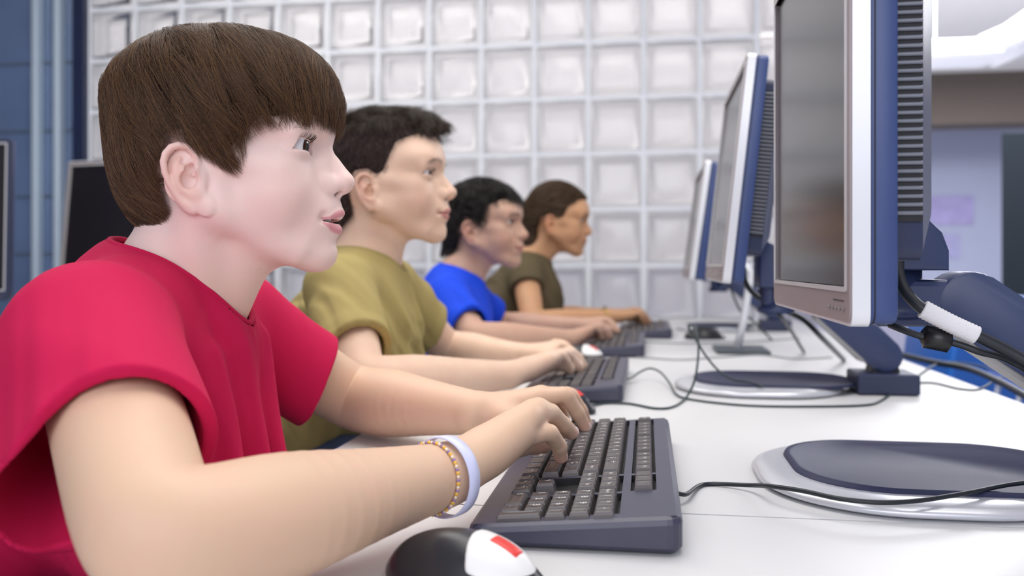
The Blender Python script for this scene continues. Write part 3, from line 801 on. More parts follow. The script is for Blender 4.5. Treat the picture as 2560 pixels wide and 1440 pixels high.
# ---------------------------------------------------------------- the room
RZ = -ROW
FM = Matrix.Rotation(RZ, 4, 'Z')            # room frame: local x = V, local y = U
def T(px, py, z):                            # the point of height z seen at a pixel
    d = FPX * (CAMZ - z) / (py - HOR); return W(px, py, d)
def room_obj(o): o.matrix_basis = FM; return o
WALL = 3.85
def room():
    fl = room_obj(MB().box((-6, -3.2, -0.05), (6, 12.2, 0)).build('floor', mat('floor_tiles', (0.42, 0.42, 0.45), 0.25, noise=(3, 0.08)))); fl['kind'] = 'structure'
    ce = room_obj(MB().box((-6, -3.2, 2.95), (6, 12.2, 3.05)).build('ceiling', mat('ceiling_plaster', (0.93, 0.91, 0.88), 0.8, noise=(2, 0.03)))); ce['kind'] = 'structure'
    # glass block wall: mortar lattice plus the blocks
    p, pz = 0.2384, 0.2435; b0 = -0.490; b_l, b_r = -2.640, 0.476
    mo = MB(); nL = 9; nR = int((b_r - b0) / p) + 1
    xs = [b0 + i * p for i in range(-nL, nR + 1)]; zs = [1.702 + (i) * pz for i in range(-6, 6)]
    for x in xs: mo.box((x - 0.011, WALL + 0.004, 0.0), (x + 0.011, WALL + 0.09, 2.95), 0.003)
    for z in zs: mo.box((b_l, WALL + 0.006, z - 0.011), (b_r, WALL + 0.088, z + 0.011), 0.003)
    mo.box((b_l - 0.02, WALL, 0), (xs[0] , WALL + 0.1, 2.95)); mo.box((xs[-1], WALL, 0), (b_r + 0.1, WALL + 0.1, 2.95), 0.004)
    mo.box((b_l, WALL, 0), (b_r, WALL + 0.1, zs[0]), 0.003); 
    w = room_obj(mo.build('wall_back', mat('white_mortar', (0.84, 0.86, 0.91), 0.5, noise=(8, 0.06)))); w['kind'] = 'structure'
    gl = bpy.data.materials.new('block_glass'); gl.use_nodes = True; nt = gl.node_tree; nt.nodes.clear()
    out = nt.nodes.new('ShaderNodeOutputMaterial'); m1 = nt.nodes.new('ShaderNodeMixShader'); m2 = nt.nodes.new('ShaderNodeMixShader')
    tr = nt.nodes.new('ShaderNodeBsdfTranslucent'); tr.inputs[0].default_value = (0.90, 0.88, 0.88, 1)
    df = nt.nodes.new('ShaderNodeBsdfDiffuse'); df.inputs[0].default_value = (0.80, 0.79, 0.79, 1)
    tp = nt.nodes.new('ShaderNodeBsdfRefraction'); tp.inputs['IOR'].default_value = 1.05; tp.inputs['Roughness'].default_value = 0.35; tp.inputs[0].default_value = (0.86, 0.87, 0.90, 1)
    gs = nt.nodes.new('ShaderNodeBsdfGlossy'); gs.inputs['Roughness'].default_value = 0.12
    m3 = nt.nodes.new('ShaderNodeMixShader'); fr = nt.nodes.new('ShaderNodeFresnel'); fr.inputs[0].default_value = 1.5
    m1.inputs[0].default_value = 0.40; nt.links.new(tr.outputs[0], m1.inputs[1]); nt.links.new(df.outputs[0], m1.inputs[2])
    m2.inputs[0].default_value = 0.30; nt.links.new(m1.outputs[0], m2.inputs[1]); nt.links.new(tp.outputs[0], m2.inputs[2])
    nt.links.new(fr.outputs[0], m3.inputs[0]); nt.links.new(m2.outputs[0], m3.inputs[1]); nt.links.new(gs.outputs[0], m3.inputs[2]); nt.links.new(m3.outputs[0], out.inputs[0])
    gb = MB(); rg = random.Random(4)
    for i in range(len(xs) - 1):
        for j in range(len(zs) - 1):
            x0, x1, z0, z1 = xs[i] + 0.011, xs[i + 1] - 0.011, zs[j] + 0.011, zs[j + 1] - 0.011
            for yy, sgn in ((WALL, 1), (WALL + 0.095, -1)):      # pressed glass shells: raised rim, sunk pillow face
                rim = 0.017; dp = 0.010 * sgn; bulge = -0.004 * sgn * rg.uniform(0.5, 1.5)
                V0 = [(x0, yy + 0.006 * sgn, z0), (x1, yy + 0.006 * sgn, z0), (x1, yy + 0.006 * sgn, z1), (x0, yy + 0.006 * sgn, z1)]
                def ring(m, y): return [(x0 + m, y, z0 + m), (x1 - m, y, z0 + m), (x1 - m, y, z1 - m), (x0 + m, y, z1 - m)]
                rs = [V0, ring(0.005, yy - 0.001 * sgn), ring(0.011, yy), ring(rim, yy + dp), ring(rim + 0.03, yy + dp + bulge)]
                vr = [[gb.bm.verts.new(q) for q in r] for r in rs]
                for a, b in zip(vr, vr[1:]):
                    for k in range(4): gb.bm.faces.new((a[k], a[(k + 1) % 4], b[(k + 1) % 4], b[k]))
                gb.bm.faces.new(vr[-1])
    g = gb.build('glass_blocks', gl, None, True); g.parent = w
    # corridor behind the blocks
    room_obj(MB().box((-6, WALL + 1.6, 0), (b_r + 0.58, WALL + 1.65, 2.95)).build('wall_corridor', mat('corridor_wall', (0.74, 0.71, 0.70), 0.7)))['kind'] = 'structure'
    tr_ = room_obj(MB().box((-6, WALL + 1.575, 0), (b_r + 0.58, WALL + 1.598, 0.98)).build('trim_1', mat('blue_dado', (0.12, 0.16, 0.42), 0.5))); tr_['kind'] = 'structure'
    room_obj(MB().box((b_r + 0.53, WALL + 0.1, 0), (b_r + 0.58, WALL + 1.6, 2.95)).build('wall_side', mat('corridor_wall', (0.6, 0.6, 0.6))))['kind'] = 'structure'
    room_obj(MB().box((b_r + 0.1, WALL + 0.0, 0), (b_r + 0.58, WALL + 0.1, 2.95)).build('wall_middle', mat('lilac_white_paint', (0.72, 0.70, 0.82), 0.7)))['kind'] = 'structure'
    # column, glazed door on the left
    cm = mat('navy_frame', (0.012, 0.020, 0.060), 0.35)
    room_obj(MB().box((b_l - 0.062, WALL - 0.03, 0), (b_l + 0.004, WALL + 0.1, 2.95), 0.006).build('trim_2', cm))['kind'] = 'structure'
    dr = room_obj(MB().box((-5.9, WALL + 0.03, 2.60), (b_l - 0.07, WALL + 0.08, 2.95)).build('door_1', cm)); dr['kind'] = 'structure'
    gp = mat('blue_glass', (0.13, 0.19, 0.34), 0.15, spec=0.8, noise=(2.2, 0.35)); q = MB().box((-5.9, WALL + 0.045, 0), (b_l - 0.07, WALL + 0.06, 2.60)).build('door_pane', gp); q.parent = dr
    sm = mat('brushed_steel', (0.66, 0.78, 0.88), 0.35, metal=0.4)
    for b in (-2.915, -2.80): MB().box((b - 0.022, WALL - 0.005, 0.0), (b + 0.012, WALL + 0.044, 2.60), 0.006).build('door_stile', sm, dr)
    for z in (0.35, 0.80, 1.02, 1.30, 1.62, 1.95): MB().box((-5.9, WALL + 0.040, z), (b_l - 0.075, WALL + 0.0455, z + 0.012)).build('pane_line', mat('pale_line', (0.10, 0.14, 0.20), 0.4), dr)  # thin strips added for the faint lines seen in the glass
    # far wall and side wall on the right
    room_obj(MB().box((0.5, 11.0, 0), (6, 11.1, 2.95)).build('wall_far', mat('far_paint', (0.42, 0.45, 0.60), 0.8, noise=(0.8, 0.08))))['kind'] = 'structure'
    room_obj(MB().box((5.9, -3.2, 0), (6, 11.1, 2.95)).build('wall_right', mat('side_paint', (0.55, 0.56, 0.66), 0.8)))['kind'] = 'structure'
    room_obj(MB().box((-6, -3.2, 0), (-5.9, 12, 2.95)).build('wall_left', mat('left_paint', (0.25, 0.28, 0.38), 0.8)))['kind'] = 'structure'
    # beams and duct under the ceiling
    room_obj(MB().box((0.4, 9.6, 2.42), (6, 10.0, 2.95), 0.01).build('trim_3', mat('brown_beam', (0.13, 0.105, 0.09), 0.8)))['kind'] = 'structure'
    d = empty('ceiling_duct', W(2430, 148, 5.0), RZ, label='white ventilation duct hanging below the ceiling behind the nearest monitor', cat='duct'); z0 = d.location.z
    wm = mat('white_duct', (0.86, 0.87, 0.92), 0.45)
    MB().box((-1.2, -0.16, -0.02), (0.12, 0.16, 0.085), 0.02).build('duct_run', wm, d)
    MB().tube([(0.08, 0, 0.04), (0.22, 0, 0.10), (0.50, 0, 0.30), (0.85, 0, 0.60)], 0.100, 16).build('duct_bend', wm, d, True)
    for x in (-0.9, -0.2): MB().tube([(x, 0, 0.08), (x, 0, 2.95 - z0)], 0.006, 6).build('hanger', sm, d)
    o = MB().box((-0.5, -0.02, 0), (0.5, 0.02, 1.95), 0.01).build('cabinet', mat('dark_green_board', (0.009, 0.013, 0.018), 0.8, spec=0.15))
room()
for nm, loc, tgt, sx, sy, pw in (('corridor_lamp_light', (-1.0, 4.75, 2.80), (-1.0, 4.85, 0), 5.0, 0.5, 95), ('corridor_lamp_light', (-1.4, 5.0, 0.25), (-1.4, 4.9, 3.0), 4.0, 0.3, 6)):
    l = area(nm, R2W(loc[0], loc[1], 0), (0, 0, 0), sx, sy, pw, (1.0, 0.98, 0.96)); p_ = U * loc[1] + V * loc[0]; l.location = (p_.x, p_.y, loc[2])
    q_ = U * tgt[1] + V * tgt[0]; l.rotation_euler = (Vector((q_.x, q_.y, tgt[2])) - l.location).to_track_quat('-Z', 'Y').to_euler(); l.rotation_euler = ((0 if tgt[2] < loc[2] else math.pi), 0, RZ)
area('far_room_light', (3.4, 6.0, 2.85), (3.4, 6.0, 0), 3, 3, 360, (0.95, 0.96, 1.0))
for o in list(bpy.data.objects):
    if o.name == 'cabinet':
        o.location = W(2690, 480, 6.4); o.location.z = 0; o.rotation_euler = (0, 0, RZ)
        tag(o, 'tall dark green board standing against the bluish far wall', 'board')

for px, z, w, h, lb, cl in ((2375, 1.62, 0.26, 0.17, 'wide lilac poster high on the bluish far wall', (0.38, 0.34, 0.60)), (2362, 1.20, 0.17, 0.14, 'small lilac poster low on the bluish far wall', (0.38, 0.37, 0.60))):
    t_ = (px - 1280) / FPX; Y_ = 10.985 / (math.cos(ROW) + math.sin(ROW) * t_); o = MB().box((-w, -0.004, -h), (w, 0.004, h), 0.001).build('poster', mat('lilac_poster_%d' % px, cl, 0.7, noise=(6, 0.3)))
    o.location = (t_ * Y_, Y_, z); o.rotation_euler = (0, 0, RZ); tag(o, lb, 'poster')

# ---------------------------------------------------------------- tables
TB = (-0.367, 0.589)
def tables():
    top = mat('table_laminate', (0.68, 0.68, 0.69), 0.42, noise=(5, 0.015)); edge = mat('blue_edge_band', (0.03, 0.09, 0.36), 0.4); leg = mat('table_leg_paint', (0.10, 0.13, 0.22), 0.4)
    labs = ['white laminate table under the nearest monitor, its seam to the next one behind', 'white laminate table under the second and third keyboards', 'white laminate table at the glass block wall under the farthest keyboard']
    for k, (a0, a1) in enumerate(((-0.68, 0.7835), (0.7865, 2.2435), (2.2465, 3.70))):
        e = empty('table', R2W((a0 + a1) / 2, sum(TB) / 2, 0), RZ, labs[k], 'table', 'tables in one row'); L = (a1 - a0) / 2; B = (TB[1] - TB[0]) / 2
        MB().box((-B + 0.003, -L, TAB - 0.026), (B - 0.003, L, TAB)).build('tabletop', top, e)
        for s in (-1, 1): MB().box((s * B - 0.0028 if s > 0 else -B, -L, TAB - 0.027), (B if s > 0 else -B + 0.0028, L, TAB - 0.0005), 0.0008).build('edge_band', edge, e)
        for sx in (-1, 1):
            MB().box((sx * (B - 0.12) - 0.02, -L + 0.08, TAB - 0.07), (sx * (B - 0.12) + 0.02, L - 0.08, TAB - 0.027), 0.004).build('rail', leg, e)
            for sy in (-1, 1): MB().box((sx * (B - 0.12) - 0.02, sy * (L - 0.10) - 0.02, 0), (sx * (B - 0.12) + 0.02, sy * (L - 0.10) + 0.02, TAB - 0.07), 0.004).build('leg', leg, e)
tables()

# ---------------------------------------------------------------- keyboards
KR = [  # rows from the front edge: (width in units, legend) ; None = gap of given width
    [(1.25, 'Ctrl'), (1.25, ''), (1.25, 'Alt'), (6.25, ''), (1.25, 'Alt Gr'), (1.25, ''), (1.25, ''), (1.25, 'Ctrl'), (-0.35,), (1, '\u2190'), (1, '\u2193'), (1, '\u2192'), (-0.35,), (2, '0'), (1, '.')],
    [(1.25, ''), (1, '<')] + [(1, c) for c in 'ZXCVBNM,.-'] + [(2.75, ''), (-1.35,), (1, '\u2191'), (-1.35,), (1, '1'), (1, '2'), (1, '3')],
    [(1.75, '')] + [(1, c) for c in 'ASDFGHJKL'] + [(1, '\u00d1'), (1, '\u00b4'), (1, '\u00c7'), (1.25, ''), (-3.7,), (1, '4'), (1, '5'), (1, '6')],
    [(1.5, '')] + [(1, c) for c in 'QWERTYUIOP'] + [(1, '`'), (1, '+'), (1.5, 'Intro'), (-0.35,), (1, 'Supr'), (1, 'Fin'), (1, 'Av'), (-0.35,), (1, '7'), (1, '8'), (1, '9')],
    [(1, '\u00ba')] + [(1, c) for c in '1234567890'] + [(1, "'"), (1, '\u00a1'), (2, '\u2190'), (-0.35,), (1, 'Ins'), (1, 'Ini'), (1, 'Re'), (-0.35,), (1, 'Num'), (1, '/'), (1, '*'), (1, '-')],
    [(1, 'Esc'), (-1,)] + [(1, 'F%d' % i) for i in (1, 2, 3, 4)] + [(-0.5,)] + [(1, 'F%d' % i) for i in (5, 6, 7, 8)] + [(-0.5,)] + [(1, 'F%d' % i) for i in (9, 10, 11, 12)] + [(-0.35,), (1, ''), (1, ''), (1, '')]]
def text_mesh(s, size):
    cu = bpy.data.curves.new('t', 'FONT'); cu.body = s; cu.size = size; cu.align_x = 'CENTER'; cu.align_y = 'CENTER'; cu.resolution_u = 2
    o = bpy.data.objects.new('t', cu); COL.objects.link(o); dg = bpy.context.evaluated_depsgraph_get(); me = bpy.data.meshes.new_from_object(o.evaluated_get(dg))
    bpy.data.objects.remove(o); bpy.data.curves.remove(cu); return me
def key_mesh(w, d, h, legend, mats):
    """keycap: tapered, dished; local x towards the back of the board, y along it"""
    m = MB(); bm = m.bm; prof = [(0.0, 0.0), (0.0012, h * 0.75), (0.0022, h * 0.97), (0.0030, h)]
    rings = []
    for ins, z in prof:
        rings.append([bm.verts.new(q) for q in ((-d / 2 + ins, -w / 2 + ins, z), (d / 2 - ins * 1.0, -w / 2 + ins, z), (d / 2 - ins * 1.0, w / 2 - ins, z), (-d / 2 + ins, w / 2 - ins, z))])
    for a, b in zip(rings, rings[1:]):
        for k in range(4): bm.faces.new((a[k], a[(k + 1) % 4], b[(k + 1) % 4], b[k]))
    q = rings[-1]; c = [bm.verts.new(((q[k].co.x) * 0.6, (q[k].co.y) * 0.75, h - 0.0006)) for k in range(4)]
    for k in range(4): bm.faces.new((q[k], q[(k + 1) % 4], c[(k + 1) % 4], c[k]))
    bm.faces.new(c)
    bmesh.ops.recalc_face_normals(bm, faces=bm.faces)
    if legend:
        tm = text_mesh(legend, 0.0095 if len(legend) == 1 else 0.0050); n0 = len(bm.verts); bm.from_mesh(tm)
        bm.verts.ensure_lookup_table(); nf = [v for v in bm.verts[n0:]]
        ox = 0.001 if len(legend) > 1 else 0.0012
        for v in nf: x, y = v.co.x, v.co.y; v.co = Vector((y * 0.9 + ox, -x + (w / 2 - 0.0055 if len(legend) == 1 else 0), h - 0.00005))
        for f in set(f for v in nf for f in v.link_faces): f.material_index = 1; f.normal_flip() if f.normal.z < 0 else None
    me = bpy.data.meshes.new('key'); bm.to_mesh(me); bm.free()
    return me
def keyboard(loc, rz, label, full=True):
    """local x: 0 (front) .. 0.165 (back edge), y: -0.22 (number pad end) .. 0.22"""
    e = empty('keyboard', loc, rz, label, 'keyboard', 'black keyboards in the row')
    shell = mat('keyboard_plastic', (0.050, 0.050, 0.085), 0.36, noise=(60, 0.1), bump=(900, 0.3, 0.0002)); pit = mat('key_well', (0.006, 0.006, 0.008), 0.6)
    km = mat('keycap_plastic', (0.095, 0.082, 0.084), 0.34); lm = mat('key_legend', (0.85, 0.83, 0.82), 0.5)
    L, D = 0.22, 0.165
    def zt(x): return 0.0165 + 0.014 * (x / D)             # top surface height
    # shell with sunken key wells: build as wedge and raised deck pieces
    u = 0.0187; x0 = 0.022; kz = 0.0065
    y_tot = [15, 0.35, 3, 0.35, 4]; yL = L - 0.012
    sh = MB(); bm = sh.bm
    prof = [(0.002, 0.003), (0.0, 0.008), (0.004, zt(0.004) - 0.0015), (0.008, zt(0.008))]
    def wedge(xa, xb, ya, yb, drop=0.0, bot=0.003):
        p = [(xa, ya), (xb, ya), (xb, yb), (xa, yb)]
        t = [bm.verts.new((x, y, zt(x) - drop)) for x, y in p]; b = [bm.verts.new((x, y, bot)) for x, y in p]
        bm.faces.new(t); bm.faces.new(list(reversed(b)))
        for k in range(4): bm.faces.new((b[k], b[(k + 1) % 4], t[(k + 1) % 4], t[k]))
    kx1 = x0 + 5 * u + 0.002
    fx0 = x0 + 5 * u + 0.010; fx1 = fx0 + u + 0.002
    yb = [yL, yL - 15 * u, yL - 15.35 * u, yL - 18.35 * u, yL - 18.7 * u, yL - 22.0 * u]
    # rim loops: rounded outline
    n = 10
    def outline(m, r):
        pts = []
        for cx, cy, a0 in ((D - r, L - r, 0), (r, L - r, 90), (r, -L + r, 180), (D - r, -L + r, 270)):
            for i in range(5):
                a = math.radians(a0 + i * 22.5); pts.append((cx + (r - m) * math.cos(a), cy + (r - m) * math.sin(a)))
        return pts
    rings = []
    for m_, f in ((0.004, lambda x: 0.002), (0.0, lambda x: 0.006), (0.0, lambda x: zt(x) - 0.006), (0.0015, lambda x: zt(x) - 0.002), (0.005, lambda x: zt(x))):
        rings.append([bm.verts.new((x, y, f(x))) for x, y in outline(m_, 0.012)])
    for a, b in zip(rings, rings[1:]):
        for k in range(len(a)): bm.faces.new((a[k], a[(k + 1) % len(a)], b[(k + 1) % len(a)], b[k]))
    bm.faces.new(list(reversed(rings[0])))
    # deck: top ring to wells, as a grid of quads with wells lowered
    XS = [0.005, x0 - 0.001, kx1, fx0 - 0.001, fx1, D - 0.005]; YS = [L - 0.005] + yb[:] + [-L + 0.005]
    vt = {}
    def vv(i, j, low):
        k = (i, j, low)
        if k not in vt: vt[k] = bm.verts.new((XS[i], YS[j], zt(XS[i]) - (0.006 if low else 0)))
        return vt[k]
    for i in range(len(XS) - 1):
        for j in range(len(YS) - 1):
            well = (i == 1 and j in (1, 3, 5)) or (i == 3 and j in (1, 3))
            f = bm.faces.new([vv(i, j, well), vv(i + 1, j, well), vv(i + 1, j + 1, well), vv(i, j + 1, well)]); f.material_index = 1 if well else 0
            if well:
                for (p, q) in (((i, j), (i + 1, j)), ((i + 1, j), (i + 1, j + 1)), ((i + 1, j + 1), (i, j + 1)), ((i, j + 1), (i, j))):
                    f = bm.faces.new([vv(*p, True), vv(*q, True), vv(*q, False), vv(*p, False)]); f.material_index = 1
    me = bpy.data.meshes.new('keyboard_case'); bm.normal_update(); bm.to_mesh(me); bm.free()
    case = link_mesh('case', me, [shell, pit], e, False)
    for y in (-0.19, 0.19): MB().box((0.012, y - 0.012, 0), (0.028, y + 0.012, 0.0032)).build('foot', pit, e)
    for y in (-0.17, 0.17): MB().box((0.125, y - 0.016, 0), (0.137, y + 0.016, 0.0032)).build('foot', pit, e)
    tilt = -math.atan(0.014 / D); cache = {}; allk = MB() if not full else None
    for r, row in enumerate(KR):
        y = yL; x = x0 + (r + 0.5) * u if r < 5 else fx0 + 0.5 * u + 0.001
        for it in row:
            if len(it) == 1: y += it[0] * u; continue
            w, lg = it; kk = (w, lg, r == 5)
            if kk not in cache: cache[kk] = key_mesh(w * u - 0.0014, u - 0.0014, 0.0105 if r < 5 else 0.0095, lg if full else '', None); [cache[kk].materials.append(q) for q in (km, lm)]
            yc = y - w * u / 2; y -= w * u
            Mx = Matrix.Translation((x, yc, zt(x) - 0.0055)) @ Matrix.Rotation(tilt, 4, 'Y')
            if full:
                o = bpy.data.objects.new('key', cache[kk]); COL.objects.link(o); o.parent = e; o.matrix_basis = Mx
            else:
                n0 = len(allk.bm.verts); allk.bm.from_mesh(cache[kk]); allk.bm.verts.ensure_lookup_table()
                for v in allk.bm.verts[n0:]: v.co = Mx @ v.co
    # tall keys at the number pad end: + and Intro
    for (xa, xb) in ((x0 + 3 * u, x0 + 4.0 * u + 0.0), (x0 + 2 * u, x0 + 3 * u), (x0, x0 + 2 * u)):
        w = xb - xa; me_ = key_mesh(u * 0.9 - 0.0014, w - 0.0014, 0.0105, '', None); [me_.materials.append(q) for q in (km, lm)]
        xm = (xa + xb) / 2; Mx = Matrix.Translation((xm, yb[4] - 3.47 * u, zt(xm) - 0.0055)) @ Matrix.Rotation(tilt, 4, 'Y')
        if xa == x0 + 2 * u and True: pass
        if full:
            o = bpy.data.objects.new('key', me_); COL.objects.link(o); o.parent = e; o.matrix_basis = Mx
        else:
            n0 = len(allk.bm.verts); allk.bm.from_mesh(me_); allk.bm.verts.ensure_lookup_table()
            for v in allk.bm.verts[n0:]: v.co = Mx @ v.co
    if not full: allk.build('keys', [km, lm], e)
    return e
def kb_at(a, b, rz, label, full):
    """a, b: row position of the back edge at mid length"""
    c = Vector((math.cos(RZ + rz), math.sin(RZ + rz), 0)); p = R2W(a, b, TAB) - c * 0.165
    return keyboard(p, RZ + rz, label, full)
kb_at(0.885, 0.027, 0.0, 'black keyboard under the hands of the boy in red', True)
kb_at(1.61, -0.036, 0.0, 'black keyboard under the hands of the boy in the light olive shirt', False)
kb_at(2.32, -0.004, 0.0, 'black keyboard in front of the boy in blue, a white mouse at its end', False)
kb_at(2.87, 0.075, 0.0, 'farthest black keyboard, in front of the girl', False)

# ---------------------------------------------------------------- mice
def mouse(loc, rz, label, top_col=(0.80, 0.80, 0.80), body_col=(0.015, 0.015, 0.02), red=True):
    e = empty('computer_mouse', loc, rz, label, 'mouse', None)
    out = [el((0, 0, 0.006), (0.056, 0.031, 0.031), k=0.0), el((0.004, 0, 0.004), (0.060, 0.033, 0.012), k=0.01), half((0, 0, -1), 0.0, 0.001, 'i')]
    out[2] = Prim(lambda P: -P[:, 2], (0, 0, 0), 9, 'i', 0.002)
    v, f = mesh_sdf(out, (-0.07, -0.04, -0.01), (0.07, 0.04, 0.045), 0.0022)
    me, v = np_mesh('mouse_body', [(v, f)]); link_mesh('shell', me, mat('mouse_black', body_col, 0.3), e)
    tp = [el((0, 0, 0.0068), (0.0565, 0.0315, 0.0318), k=0.0), Prim(lambda P: 0.010 + 10 * P[:, 1] ** 2 - P[:, 0], (0, 0, 0), 9, 'i', 0.002), Prim(lambda P: np.abs(P[:, 1]) - 0.027, (0, 0, 0), 9, 'i', 0.002), Prim(lambda P: 0.012 - P[:, 2], (0, 0, 0), 9, 'i', 0.002)]
    v, f = mesh_sdf(tp, (-0.07, -0.04, -0.01), (0.07, 0.04, 0.045), 0.0018)
    me, v = np_mesh('mouse_buttons', [(v, f)]); b = link_mesh('button_cover', me, mat('mouse_top_%d' % int(top_col[0] * 100), top_col, 0.35), e); b['label'] = 'pale button cover'
    if red:
        rd = [el((0, 0, 0.0072), (0.0568, 0.0318, 0.0320), k=0.0), Prim(lambda P: np.abs(P[:, 1]) - 0.006, (0, 0, 0), 9, 'i', 0.001), Prim(lambda P: np.abs(P[:, 0] - 0.034) - 0.010, (0, 0, 0), 9, 'i', 0.001), Prim(lambda P: 0.016 - P[:, 2], (0, 0, 0), 9, 'i', 0.002)]
        v, f = mesh_sdf(rd, (-0.07, -0.04, -0.01), (0.07, 0.04, 0.045), 0.0016); me, v = np_mesh('scroll_wheel', [(v, f)]); w = link_mesh('scroll_wheel', me, mat('mouse_red', (0.75, 0.04, 0.03), 0.35), e); w['label'] = 'red scroll wheel'
    return e
mouse(T(1150, 1392, TAB + 0.010) * Vector((1, 1, 0)) + Vector((0, 0, TAB)) if False else (-0.034, 0.600, TAB), RZ + math.radians(-18), 'black and white mouse with a red wheel at the near end of the nearest keyboard')
mouse((W(1392, 1000, 1.32).x, 1.32, TAB), RZ + math.radians(-25), 'black mouse with a red wheel between the first and second keyboards', (0.02, 0.02, 0.03))
mouse((W(1452, 880, 2.02).x, 2.02, TAB), RZ + math.radians(-25), 'white mouse with a red wheel between the second and third keyboards')
mouse((W(1760, 845, 2.62).x, 2.62, TAB), RZ + math.radians(10), 'black mouse lying past the end of the farthest keyboard, cable loop before it', (0.02, 0.018, 0.02), red=False)
# ---------------------------------------------------------------- monitors
def rrect(x0, y0, x1, y1, r, n=5):
    P = []
    for cx, cy, a0 in ((x1 - r, y1 - r, 0), (x0 + r, y1 - r, 90), (x0 + r, y0 + r, 180), (x1 - r, y0 + r, 270)):
        for i in range(n): a = math.radians(a0 + 90 * i / (n - 1)); P.append((cx + r * math.cos(a), cy + r * math.sin(a)))
    return P
def monitor_head(e, face_b, zb, w, h, tilt, yaw=0.0, rim=None):
    """local frame of e; face plane at x = face_b, width along y, bottom at z = zb"""
    Mt = Matrix.Translation((face_b, 0, zb)) @ Matrix.Rotation(yaw, 4, 'Z') @ Matrix.Rotation(tilt, 4, 'Y')
    silver = rim or mat('silver_rim', (0.78, 0.79, 0.83), 0.3, metal=0.15); shaded_silver = rim or mat('shaded_silver_bezel', (0.33, 0.28, 0.285), 0.42, metal=0.3); navy = mat('navy_casing', (0.038, 0.066, 0.20), 0.38, noise=(40, 0.1)); navy2 = mat('navy_housing', (0.024, 0.032, 0.080), 0.4); dk = mat('vent_dark', (0.006, 0.006, 0.010), 0.6)  # bezel is silver like the rim, its shade painted in as taupe
    S = Matrix.Rotation(math.radians(90), 4, 'X') @ Matrix.Rotation(math.radians(90), 4, 'Y')
    B = Matrix(((0, 0, 1, 0), (1, 0, 0, 0), (0, 1, 0, 0), (0, 0, 0, 1)))     # (y, z, x) -> local
    def pr(name, pts, x0, x1, m, bev=0.0, parent=e, hole=None):
        mb = MB()
        if hole is None: mb.prism(pts, x0, x1, Mt @ B, bev)
        else:
            bm = mb.bm; n = len(pts); lo = [[bm.verts.new(Mt @ B @ Vector((p[0], p[1], x))) for p in q] for q in (pts, hole) for x in (x0, x1)]
            o0, o1, i0, i1 = lo
            for k in range(n):
                j = (k + 1) % n
                bm.faces.new((o0[k], o0[j], o1[j], o1[k])); bm.faces.new((i0[k], i1[k], i1[j], i0[j])); bm.faces.new((o0[k], i0[k], i0[j], o0[j])); bm.faces.new((o1[k], o1[j], i1[j], i1[k]))
        o = mb.build(name, m, parent); return smooth_by_angle(o, 30)
    W2 = w / 2; out = rrect(-W2, 0, W2, h, 0.010); sb = 0.030; ss = 0.016
    scr = rrect(-W2 + ss, sb, W2 - ss, h - ss, 0.002)
    pr('bezel', rrect(-W2 + 0.003, 0.003, W2 - 0.003, h - 0.003, 0.008), -0.001, 0.010, shaded_silver, hole=scr)
    pr('rim', out, 0.0005, 0.0135, silver, hole=rrect(-W2 + 0.0035, 0.0035, W2 - 0.0035, h - 0.0035, 0.008))
    pr('screen_lip', rrect(-W2 + ss - 0.004, sb - 0.004, W2 - ss + 0.004, h - ss + 0.004, 0.003), -0.0022, 0.003, mat('pale_lip', (0.62, 0.60, 0.60), 0.3, metal=0.3), hole=rrect(-W2 + ss, sb, W2 - ss, h - ss, 0.002))
    pr('screen', scr, 0.0025, 0.006, mat('dark_screen', (0.016, 0.014, 0.017), 0.17, spec=0.28))
    c = pr('back_casing', rrect(-W2 + 0.002, 0.002, W2 - 0.002, h - 0.002, 0.010), 0.0135, 0.034, navy, 0.003)
    pr('casing_groove', rrect(-W2 + 0.0015, 0.0015, W2 - 0.0015, h - 0.0015, 0.010), 0.0165, 0.0175, dk, parent=c)
    # rear bulge with ribbed sides
    bw = W2 - 0.022; z0, z1 = 0.05, h - 0.035
    mb = MB(); bm = mb.bm
    rings = []
    for x, ins, zi in ((0.033, 0, 0), (0.058, 0.004, 0.0), (0.072, 0.030, 0.03)):
        rings.append([bm.verts.new(Mt @ B @ Vector((p[0], p[1], x))) for p in rrect(-bw + ins, z0 + zi, bw - ins, z1 - zi, 0.012)])
    for a, b in zip(rings, rings[1:]):
        for k in range(len(a)): bm.faces.new((a[k], a[(k + 1) % len(a)], b[(k + 1) % len(a)], b[k]))
    bm.faces.new(rings[-1]); hump = smooth_by_angle(mb.build('rear_housing', navy2, e), 30)
    for s in (-1, 1):
        mb = MB(); n = int((z1 - z0 - 0.05) / 0.0064)
        for k in range(n):
            z = z0 + 0.035 + k * 0.0064; mb.box((0.0345, s * bw - 0.003, z), (0.0565, s * bw + 0.0022, z + 0.0030), 0.0008, Mt, 1)
        o = mb.build('vent_ribs', mat('vent_rib', (0.16, 0.17, 0.21), 0.3), e)
        mb = MB().box((0.0345, s * (bw - 0.0005) - 0.0012, z0 + 0.03), (0.0565, s * (bw - 0.0005) + 0.0012, z0 + 0.035 + n * 0.0064), 0, Mt); mb.build('vent_opening', dk, hump)
    for k in range(5): MB().box((-0.0022, -W2 + 0.020 + k * 0.013, 0.011), (-0.0008, -W2 + 0.027 + k * 0.013, 0.0135), 0.0005, Mt, 1).build('button', mat('bezel_button', (0.22, 0.19, 0.19), 0.4), e)
    MB().box((-0.0016, -W2 + 0.022, 0.0185), (-0.0008, -W2 + 0.060, 0.0192), 0, Mt).build('bezel_line', dk, e)
    return Mt
